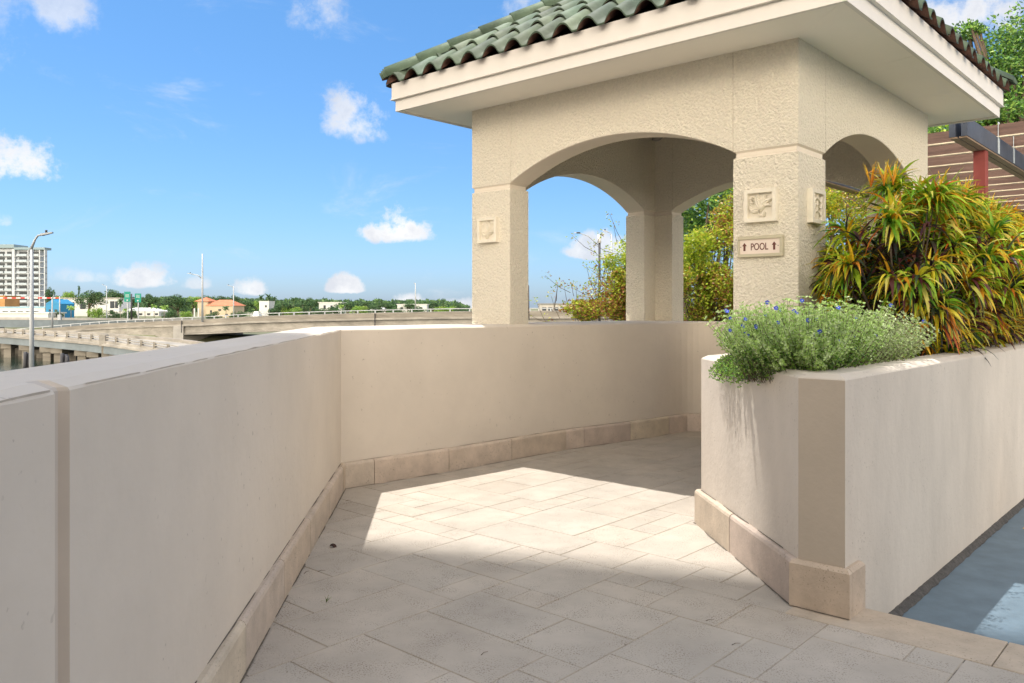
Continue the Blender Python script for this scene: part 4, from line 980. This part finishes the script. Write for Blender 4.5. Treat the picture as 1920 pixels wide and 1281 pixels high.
mb = MB(); mb.tube([(-.0, 0, H_(456, 60)-H_(640, 60)), (0, 0, H_(440, 60)-H_(640, 60))], .13, 12); mb.build('antenna_cylinder', M['white'], t)
mb = MB(); mb.tube([(0, 0, H_(462, 60)-H_(640, 60)), (X_(1103, 60)-X_(1124, 60), 0, H_(443, 60)-H_(640, 60)), (X_(1086, 60)-X_(1124, 60), 0, H_(437, 60)-H_(640, 60)), (X_(1076, 60)-X_(1124, 60), 0, H_(436.5, 60)-H_(640, 60))], .035, 6); mb.build('arm', M['alu'], t)
mb = MB(); xx = X_(1084, 60)-X_(1124, 60); mb.box(xx-.12, xx+.15, -.08, .08, H_(437, 60)-H_(640, 60)-.03, H_(437, 60)-H_(640, 60)+.06); mb.build('lamp_head', M['black'], t)
# highway signs
for (x0, x1, y0, y1, lb) in ((233, 244.5, 547, 566, 'green highway sign, left of the pair above the palms'), (253, 264.5, 550.5, 567, 'green highway sign, right of the pair above the palms')):
    Zz = 190; t = thing('highway_sign', lb, 'road sign', (X_((x0+x1)/2, Zz), Zz, H_(600, Zz)), 'green highway signs'); xo, zo = t.location.x, t.location.z
    a, b, c_, d_ = X_(x0, Zz)-xo, X_(x1, Zz)-xo, H_(y1, Zz)-zo, H_(y0, Zz)-zo
    mb = MB(); mb.box(a, b, -.06, .06, c_, d_); mb.build('panel', M['signgreen'], t)
    mb = MB(); m0 = (a+b)/2; s = (b-a)/10
    mb.hexa([(m0-s*.5, -.09, c_+s*4), (m0+s*.5, -.09, c_+s*4), (m0+s*.5, -.09, c_+s*3), (m0+s*1.6, -.09, c_+s*3), (m0, -.09, c_+s*1.2), (m0-s*1.6, -.09, c_+s*3), (m0-s*.5, -.09, c_+s*3)], [(m0-s*.5, -.07, c_+s*4), (m0+s*.5, -.07, c_+s*4), (m0+s*.5, -.07, c_+s*3), (m0+s*1.6, -.07, c_+s*3), (m0, -.07, c_+s*1.2), (m0-s*1.6, -.07, c_+s*3), (m0-s*.5, -.07, c_+s*3)])
    mb.build('arrow', M['white'], t, recalc=True)
    for q_ in (6.2, 7.6, 9.0):
        if c_+s*q_+.1 < d_-.05: mb = MB(); mb.box(m0-s*3, m0+s*3, -.09, -.07, c_+s*q_*1.25, c_+s*(q_*1.25+.5)); mb.build('legend_line', M['white'], t)
    mb = MB(); mb.box(-.12, .12, .061, .3, 0, d_-.2); mb.build('post', M['alu'], t)
mb = MB(); Zz = 189; xx = X_(246.5, Zz); mb.tube([(xx, Zz, H_(600, Zz)), (xx, Zz, H_(551, Zz))], [.22, .16], 8); tag(mb.build('sign_post', M['black']), 'black post between the two green highway signs', 'pole')
# striped barrier arm
t = thing('barrier_gate', 'red and white striped barrier arm in front of the apartment tower', 'barrier gate', (X_(112, 160), 160, H_(600, 160)))
zo = t.location.z; xo = t.location.x
mb = MB(); mb.box(-.3, .3, -.3, .3, 0, H_(590, 160)-zo); mb.build('housing', M['alu'], t); mb = MB(); mb.tube([(0, 0, 0), (0, 0, H_(556, 160)-zo)], .12, 8); mb.build('mast', M['alu'], t)
mb = MB()
for k in range(18):
    x1_ = -k*.85; mb.box(x1_-.85, x1_, -.05, .05, H_(560, 160)-zo, H_(557.6, 160)-zo, k % 2)
mb.build('arm', [M['redpaint'], M['white']], t)

# ------------------------------------------------------------------ buildings far away
GZ = -2.1
def win(mbf, x0, x1, z0, z1, y): mbf.box(x0, x1, y-.05, y+.05, z0, z1)
def building(name, label, cat, px0, px1, ytop, Zz, depth, wallm, roofm=None, wins=(), roof='flat', overhang=.4, roof_h=2.2):
    x0, x1 = X_(px0, Zz), X_(px1, Zz); zt = H_(ytop, Zz); cx = (x0+x1)/2; t = thing(name, label, cat, (cx, Zz, GZ)); w2 = (x1-x0)/2; h = zt-GZ
    if roof != 'flat': h -= roof_h
    mb = MB(); mb.box(-w2, w2, 0, depth, 0, h); mb.build('wall', M[wallm], t)
    rm = M[roofm or wallm]; mb = MB(); o_ = overhang
    if roof == 'flat': mb.box(-w2-o_, w2+o_, -o_, depth+o_, h+.002, h+.35)
    elif roof == 'hip':
        b = [(-w2-o_, -o_, h), (w2+o_, -o_, h), (w2+o_, depth+o_, h), (-w2-o_, depth+o_, h)]; ii = [mb.vert(p) for p in b]; r1 = mb.vert((-w2*.45, depth/2, h+roof_h)); r2 = mb.vert((w2*.45, depth/2, h+roof_h))
        mb.face([ii[0], ii[1], r2, r1]); mb.face([ii[1], ii[2], r2]); mb.face([ii[2], ii[3], r1, r2]); mb.face([ii[3], ii[0], r1]); mb.face(ii[::-1])
    else:
        b = [(-w2-o_, -o_, h), (w2+o_, -o_, h), (w2+o_, depth+o_, h), (-w2-o_, depth+o_, h)]; ii = [mb.vert(p) for p in b]; r1 = mb.vert((0, -o_, h+roof_h)); r2 = mb.vert((0, depth+o_, h+roof_h))
        mb.face([ii[0], ii[1], r1]); mb.face([ii[1], ii[2], r2, r1]); mb.face([ii[2], ii[3], r2]); mb.face([ii[3], ii[0], r1, r2]); mb.face(ii[::-1])
    mb.build('roof', rm, t, recalc=True)
    for (a, b, c_, d_) in wins:      # fractions
        mb = MB(); win(mb, -w2+2*w2*a, -w2+2*w2*b, h*c_, h*d_, 0); mb.build('window', M['glass'], t)
    return t, w2, h
# condo tower
Zc = 430; px0, px1 = -95, 84
x0, x1 = X_(px0, Zc), X_(px1, Zc); t = thing('apartment_tower', 'ten storey grey-white apartment block with balconies at the left edge', 'building', ((x0+x1)/2, Zc, GZ)); w2 = (x1-x0)/2
zt = H_(464, Zc)-GZ; fh = 3.03; nfl = int(zt/fh)
mb = MB(); mb.box(-w2, w2-5.5, 2.2, 12, 0, zt-.3); mb.box(w2-5.5, w2-2.6, 2.2, 6, 0, zt-1.2); mb.build('wall', M['condowhite'], t)
mb = MB(); mb.box(-w2-.2, w2-16, -.3, 12.3, zt-.299, zt+1.6); mb.box(w2-15.99, w2+.1, -.3, 6, zt-1.19, zt); mb.build('roof', M['condotrim'], t)
wds = bay = []
bays = [(-w2+1, -w2+7), (-w2+8, -w2+14), (w2-35, w2-30), (w2-29.3, w2-22), (w2-21.4, w2-17.6), (w2-15, w2-9.6), (w2-8.2, w2-3.4)]
for fl_ in range(nfl):
    z = zt-1.5-fh*(fl_+1)
    if z < 0: break
    mb = MB(); mb.box(-w2, w2, .2, 2.21, z-.12, z+.14); mb.build('balcony_slab', M['condowhite'], t)
    for (a, b) in bays:
        mb = MB(); mb.box(a, b, .15, .195, z+.141, z+1.1); mb.build('balcony_rail', M['rail_glass'], t)
        mb = MB(); win(mb, a+.3, b-.3, z+.15, z+2.45, 2.15); mb.build('window', M['glass'], t)
for a in (-w2+.2, -w2+7.5, w2-36, w2-16.6, w2-8.9, w2-2.9, w2-.25):
    mb = MB(); mb.box(a-.25 if a < w2-17 or a > w2-16 else a-.7, a+.25 if a < w2-17 or a > w2-16 else a+.7, .18-.1, 2.3, 0, zt-.9); mb.build('column', M['condowhite'], t)
# restaurant strip
t, w2, h = building('restaurant_building', 'low building with pale blue awning below the apartment tower', 'building', -60, 84, 577, 300, 14, 'white', 'paleblue', [(.45+.1*k, .52+.1*k, .25, .62) for k in range(5)])
building('orange_building', 'low orange-clad building behind the striped barrier arm', 'building', -60, 9, 556, 330, 10, 'orange', 'orange', [(.42, .5, .72, .8), (.6, .7, .72, .8)])
building('white_hall', 'long low white wall-like building at the left edge', 'building', -50, 90, 588, 240, 9, 'white', 'white')
building('blue_house', 'bright blue gabled house beside the apartment tower', 'house', 86, 113, 561, 280, 9, 'bluehouse', 'bluehouse', [(.2, .35, .45, .6), (.6, .8, .45, .6)], 'gable', .1, 1.6)
building('white_villa', 'white two storey flat-roofed villa behind the large oak', 'house', 119, 223, 560, 340, 12, 'white', 'concpale', [(.84, .92, .45, .85), (.93, .985, .45, .85), (.84, .9, .1, .35), (.3, .4, .4, .8), (.12, .2, .4, .8)], 'flat', .8)
building('pale_house', 'pale low house with light roof behind the highway signs', 'house', 224, 298, 577, 340, 10, 'white', 'white', [(.1+.2*k, .18+.2*k, .2, .6) for k in range(5)], 'hip', .5, 1.5)
t, w2, h = building('tile_roof_house', 'beige house with orange tiled roof behind the tall bridge mast', 'house', 386, 438, 562, 300, 12, 'wallcream', 'redtile', [(.15, .22, .4, .6), (.7, .8, .1, .3), (.45, .55, .55, .7)], 'hip', .6, 2.2)
mb = MB(); mb.box(-w2-3.8, -w2-.01, 2, 10, 0, h+1.6); mb.build('entrance_tower', M['wallcream'], t)
mb = MB()
ii = [mb.vert(p) for p in ((-w2-4.8, 1, h+1.6), (-w2+.9, 1, h+1.6), (-w2+.9, 11, h+1.6), (-w2-4.8, 11, h+1.6))]; a_ = mb.vert((-w2-2, 6, h+3.2))
for k in range(4): mb.face([ii[k], ii[(k+1) % 4], a_])
mb.face(ii[::-1]); mb.build('tower_roof', M['redtile'], t, recalc=True)
for k in range(3): mb = MB(); mb.box(-w2-4.3+1.5*k, -w2-3.9+1.5*k, -.4, .0, 0, h-1); mb.build('column', M['white'], t)
building('white_house', 'small white boxy house between palm crowns', 'house', 486, 504, 566, 360, 9, 'white', 'white', [(.6, .8, .6, .75)], 'flat', .1)
building('white_house', 'wide white house behind trees right of the domed tree', 'house', 598, 641, 568, 380, 9, 'white', 'white', [(.2, .3, .5, .8), (.5, .6, .5, .8), (.75, .85, .5, .8)])
building('white_house', 'low white house right at the bridge rail centre', 'house', 696, 724, 576, 380, 9, 'white', 'white', [(.2, .3, .5, .8)], 'hip', .5, 1.2)
building('white_house', 'long white house right of the slim single pole', 'house', 745, 800, 571.5, 420, 9, 'white', 'white', [(.1+.22*k, .2+.22*k, .5, .75) for k in range(4)])
building('waterfront_building', 'pale waterfront building seen low through the far left arch', 'building', 1012, 1106, 571, 260, 14, 'concpale', 'greyroof', [(.05+.12*k, .13+.12*k, .5, .8) for k in range(8)])
mb = MB(); Zz = 220; mb.hexa([(X_(470, Zz), Zz, -2.1), (X_(486, Zz), Zz, -2.1), (X_(486, Zz), Zz+4, -2.1), (X_(470, Zz), Zz+4, -2.1)], [(X_(474, Zz), Zz+1, H_(584, Zz)), (X_(482, Zz), Zz+1, H_(584, Zz)), (X_(482, Zz), Zz+3, H_(584, Zz)), (X_(474, Zz), Zz+3, H_(584, Zz))])
tag(mb.build('canopy_tent', M['white'], recalc=True), 'small white canopy tent behind the bridge rail', 'tent')

# ------------------------------------------------------------------ far trees
FG = [(.035, .08, .035), (.05, .105, .04), (.075, .14, .05), (.03, .065, .04), (.10, .17, .06)]
FGB = [(.18, .30, .06), (.26, .38, .07), (.12, .22, .05)]
def far_tree_proto(seed, pal, tall=1.0):
    r = random.Random(seed); root = thing('broadleaf_tree', 'x', 'tree'); mb = MB(); tr = MB()
    cl = []
    for k in range(16):
        a = r.random()*6.28; q = r.random()**.6; cl.append((Vector((math.cos(a)*q*.38, math.sin(a)*q*.38, .42+.42*r.random()*(1-q*.45)+.02)), r.uniform(.09, .17)))
    for c, k in cl: leaf_cloud(mb, c, (k, k, k*.75), 230, .045, [tuple(x*r.uniform(.8, 1.2) for x in p_) for p_ in pal], r, .6)
    leaf_cloud(mb, Vector((0, 0, .5)), (.33, .33, .24), 600, .05, pal, r, .0)
    tr.tube([(0, 0, 0), (.01, 0, .2), (0, .01, .45)], [.03, .024, .015], 6)
    for c, k in cl[::2]: tr.tube([(0, 0, .25), Vector((0, 0, .35)).lerp(c, .5), c], [.015, .01, .004], 4)
    mb.build('crown', M['farleaf'], root); tr.build('trunk', M['bark'], root); return root
def far_palm_proto(seed, pal):
    r = random.Random(seed); root = thing('palm_tree', 'x', 'palm tree'); mb = MB(); tr = MB()
    tr.tube([(0, 0, 0), (.01, 0, .35), (.0, 0, .72)], [.026, .018, .016], 7)
    for k in range(24):
        a = k*2.4; e = r.uniform(-.3, 1.1); d = Vector((math.cos(a)*math.cos(e), math.sin(a)*math.cos(e), math.sin(e))); p = Vector((0, 0, .72)); L = r.uniform(.26, .34); n = 7
        for i in range(n):
            q = p+d*(L/n); sdv = d.cross(Vector((0, 0, 1)))
            sdv = sdv.normalized() if sdv.length > .01 else Vector((1, 0, 0)); wd = .055*math.sin(math.pi*(.15+.8*i/n)); c = r.choice(pal)
            for s_ in (-1, 1):
                mb.face([mb.vert(p), mb.vert(q), mb.vert(q+sdv*wd*s_+Vector((0, 0, -wd*.7))), mb.vert(p.lerp(q, .3)+sdv*wd*s_+Vector((0, 0, -wd*.7)))], 0, c)
            p = q; d = (d+Vector((0, 0, -1.5/n))).normalized()
    mb.build('fronds', M['farleaf'], root); tr.build('trunk', M['palmbark'], root); return root
protos = [far_tree_proto(1, FG), far_tree_proto(2, FG), far_tree_proto(3, FG), far_tree_proto(4, FGB)]
pp = [far_palm_proto(5, FGB), far_palm_proto(6, FG)]
used = set()
def place(proto, px, ytop, wpx, Zz, label, group, base=GZ, hscale=None):
    o = proto if proto.name not in used else copy_tree(proto)
    used.add(o.name if o is proto else ''); 
    h = H_(ytop, Zz)-base; w_ = wpx/F*Zz
    o.location = (X_(px, Zz), Zz, base); o.scale = (w_/.95, w_/.95, h/.92); o.rotation_euler = (0, 0, rnd.random()*6.28); tag(o, label, None, group); o['label'] = label
    return o
TREES = [(95, 535, 22, 400, 0), (112, 551, 24, 410, 3), (131, 542, 34, 420, 3), (166, 541, 66, 300, 0), (187, 545, 40, 380, 2), (210, 536, 58, 400, 1), (240, 549, 30, 420, 0), (280, 549, 40, 380, 2), (306, 556, 36, 400, 1), (334, 549, 68, 270, 0), (362, 552, 40, 400, 3), (392, 549, 48, 420, 1), (416, 553, 34, 400, 2), (436, 551, 34, 410, 0), (457, 558, 46, 320, 1),
         (480, 562, 30, 400, 3), (502, 560, 40, 420, 2), (530, 564, 44, 330, 0), (556, 565, 36, 400, 1), (582, 556, 46, 380, 0), (612, 565, 34, 420, 2), (652, 561, 50, 350, 1), (684, 565, 44, 400, 2), (724, 566, 44, 360, 0), (765, 564, 38, 420, 1), (812, 566, 60, 450, 2)]
for i, (px, yt, wp, Zz, k) in enumerate(TREES):
    kind = ['rounded dark green', 'spreading deep green', 'broad mid green', 'lighter bright green'][k]
    place(protos[k], px, yt, wp, Zz, '%s far tree, %s tree from the left along the shore' % (kind, ORD[i]), 'trees along the far shore')
PALMS = [(133, 570, 30, 250, 0), (226, 558, 22, 260, 1), (272, 565, 24, 255, 1), (289, 567, 24, 255, 0), (308, 569, 28, 250, 0), (424, 573, 26, 260, 1), (236, 575, 20, 250, 0), (490, 551, 22, 380, 1), (503, 549, 24, 380, 1), (514, 554, 20, 385, 1), (550, 556, 24, 360, 1), (568, 561, 20, 370, 1), (148, 533, 9, 430, 1), (640, 569, 20, 340, 0)]
PALMS.sort()
for i, (px, yt, wp, Zz, k) in enumerate(PALMS):
    place(pp[k], px, yt, wp, Zz, '%s palm from the left along the far shore' % ORD[i], 'palms along the far shore', GZ if Zz > 240 else GZ)
BUSH = [(105, 582, 22), (182, 575, 30), (212, 583, 26), (246, 576, 28), (318, 580, 30), (350, 582, 30), (402, 584, 26), (446, 580, 26), (520, 576, 32), (545, 574, 40), (570, 575, 34), (606, 576, 30), (630, 573, 34), (672, 572, 40), (702, 574, 30), (742, 574, 30), (785, 574, 36), (838, 573, 42), (860, 571, 24)]
for i, (px, yt, wp) in enumerate(BUSH):
    o = place(protos[(i*3) % 4], px, yt-2, wp*1.25, 245+(i % 3)*10 if px < 480 else 330+(i % 3)*15, '%s low bush from the left behind the bridge rail' % ORD[i], 'low bushes behind the bridge', GZ-3.2)
    o['category'] = 'bush'
for px, yt, lb in ((715, 562, 'thin dark conifer left of the slim single pole'), (831, 561, 'thin dark conifer right of the slim single pole')):
    Zz = 420; t = thing('conifer_tree', lb, 'tree', (X_(px, Zz), Zz, GZ)); mb = MB(); r = random.Random(px); h = H_(yt, Zz)-GZ
    for k in range(12): leaf_cloud(mb, Vector((0, 0, h*(.3+.06*k))), (.75-.035*k, .75-.035*k, .6), 60, .4, FG, r, .6)
    mb.build('crown', M['farleaf'], t); mb = MB(); mb.tube([(0, 0, 0), (0, 0, h*.9)], [.15, .05], 6); mb.build('trunk', M['bark'], t)
# far wood
mb = MB(); r = random.Random(9)
for k in range(36000):
    px = r.uniform(90, 880) if k < 15000 else (r.uniform(-1400, 90) if k % 2 else r.uniform(1450, 3400)); Zz = r.uniform(470, 620); top = 557+7*min(1, max(0, (px-150)/500))+4*noise.noise(Vector((px*.06, 0, 0)))+4*noise.noise(Vector((px*.2, 3, 0)))
    if 840 < px < 900: top += (px-840)*.25
    y = top+r.random()*(584-top); p = P(px, y, Zz); ax = Vector((r.gauss(0, 1), r.gauss(0, .4), r.gauss(0, .8))).normalized()*r.uniform(.8, 1.8); s_ = ax.cross(Vector((r.gauss(0, .5), 1, r.gauss(0, .5)))).normalized()*r.uniform(.3, .7)
    mb.poly([p-ax, p+s_, p+ax, p-s_], 0, r.choice(FG))
tag(mb.build('far_woodland', M['farleaf']), 'distant dark green woodland along the horizon', 'woodland', None, 'stuff')

# ------------------------------------------------------------------ small litter on the path
t = MB(); c0 = Vector(((626-960)/F*4.108, 4.108, .0)); r = random.Random(2)
strap(t, c0+Vector((-.02, 0, .005)), Vector((.8, .2, .5)), .045, .012, 3.2, ((.05, .02, .01), (.08, .03, .02)), 7, .5, 1.5)
tag(t.build('fallen_leaf', M['leaf']), 'curled brown leaf lying on the pavers near the left skirting', 'leaf')
t = MB(); c0 = Vector(((612-960)/F*3.345, 3.345, .0))
for k in range(7): strap(t, c0, Vector((r.uniform(-.8, .8), r.uniform(-.8, .8), 1)), .03, .0014, 1.0, ((.12, .2, .04), (.16, .26, .05)), 5)
tag(t.build('weed_sprout', M['leaf']), 'tiny green weed growing in a paver joint', 'weed')
def gpt(px, py): Zz = F*EYE/(py-HOR); return Vector(((px-960)/F*Zz, Zz, .001))
i = 0
for (px, py, a) in ((648, 940, .5), (570, 1076, 1.1), (596, 1072, .2), (902, 1229, .9), (1323, 1165, .2), (1372, 1210, .3)):
    t = MB(); c0 = gpt(px, py); d = Vector((math.cos(a), math.sin(a), .1)); t.tube([c0, c0+d*.015+Vector((0, 0, .003)), c0+d*.03+Vector((.004, -.003, .001))], [.0012, .001, .0006], 4)
    tag(t.build('twig', M['bark']), ['thin twig in the corner where the skirting bends', 'thin twig against the left skirting', 'bit of twig a hand right of the left skirting', 'thin twig lying on the nearest pavers at centre', 'thin twig on the pavers left of the planter corner', 'thin twig on the pavers below the planter corner'][i], 'twig', 'twigs on the path'); i += 1

# ------------------------------------------------------------------ the tower whose shade falls on the path (left of the view)
HT = 38
def edge(X): return 4.185+.122*HT-.28*(X-(-.732-.275*HT))
fp = [Vector((-5.0, edge(-5.0), 0)), Vector((-26, edge(-26), 0)), Vector((-30, -16, 0)), Vector((-5.0, -16, 0))]
t = thing('residential_tower', 'tall cream tower standing outside the view beyond the left wall', 'building', (-15, -2, -4.6)); to_ = Vector((-15, -2, -4.6))
bp = [Vector((-13, 9, 0)), Vector((-26, 9, 0)), Vector((-26, -3, 0)), Vector((-13, -3, 0))]
mb = MB(); mb.hexa([p+Vector((0, 0, -4.6)) for p in bp], [p+Vector((0, 0, HT-.401)) for p in bp]); mb.build('wall', M['towerwall'], t, recalc=True, off=to_)
fp2 = [fp[0], fp[1], fp[1]+Vector((0, -8.5, 0)), fp[0]+Vector((0, -5.2, 0))]
mb = MB(); mb.hexa([p+Vector((0, 0, HT-.4)) for p in fp2], [p+Vector((0, 0, HT)) for p in fp2]); mb.build('roof', M['white'], t, recalc=True, off=to_)
for k in range(9):
    mb = MB(); z = 1+k*3.2
    for j in range(6): mb.box(-13.04, -12.96, -2.6+j*1.9, -1.4+j*1.9, z, z+1.6)
    mb.build('window', M['glass'], t, off=to_)


t = thing('fill_blocker', 'added brown block behind the viewer that cuts low cloud light', 'building', (-.5, -8, -.1)); eo_ = Vector((-.5, -8, -.1))  # unseen block added to keep low cloud light off the planter chamfer
mb = MB(); mb.box(-8, 6, -12, -3.6, -4, 4.0); mb.build('wall', M['towerwall'], t, off=eo_)
mb = MB(); mb.box(-8.3, 6.3, -12.3, -3.3, 4.001, 4.2); mb.build('roof', M['white'], t, off=eo_)
mb = MB(); mb.box(-.5, 1.2, -3.62, -3.56, 0, 2.3); mb.build('door', M['glass'], t, off=eo_)
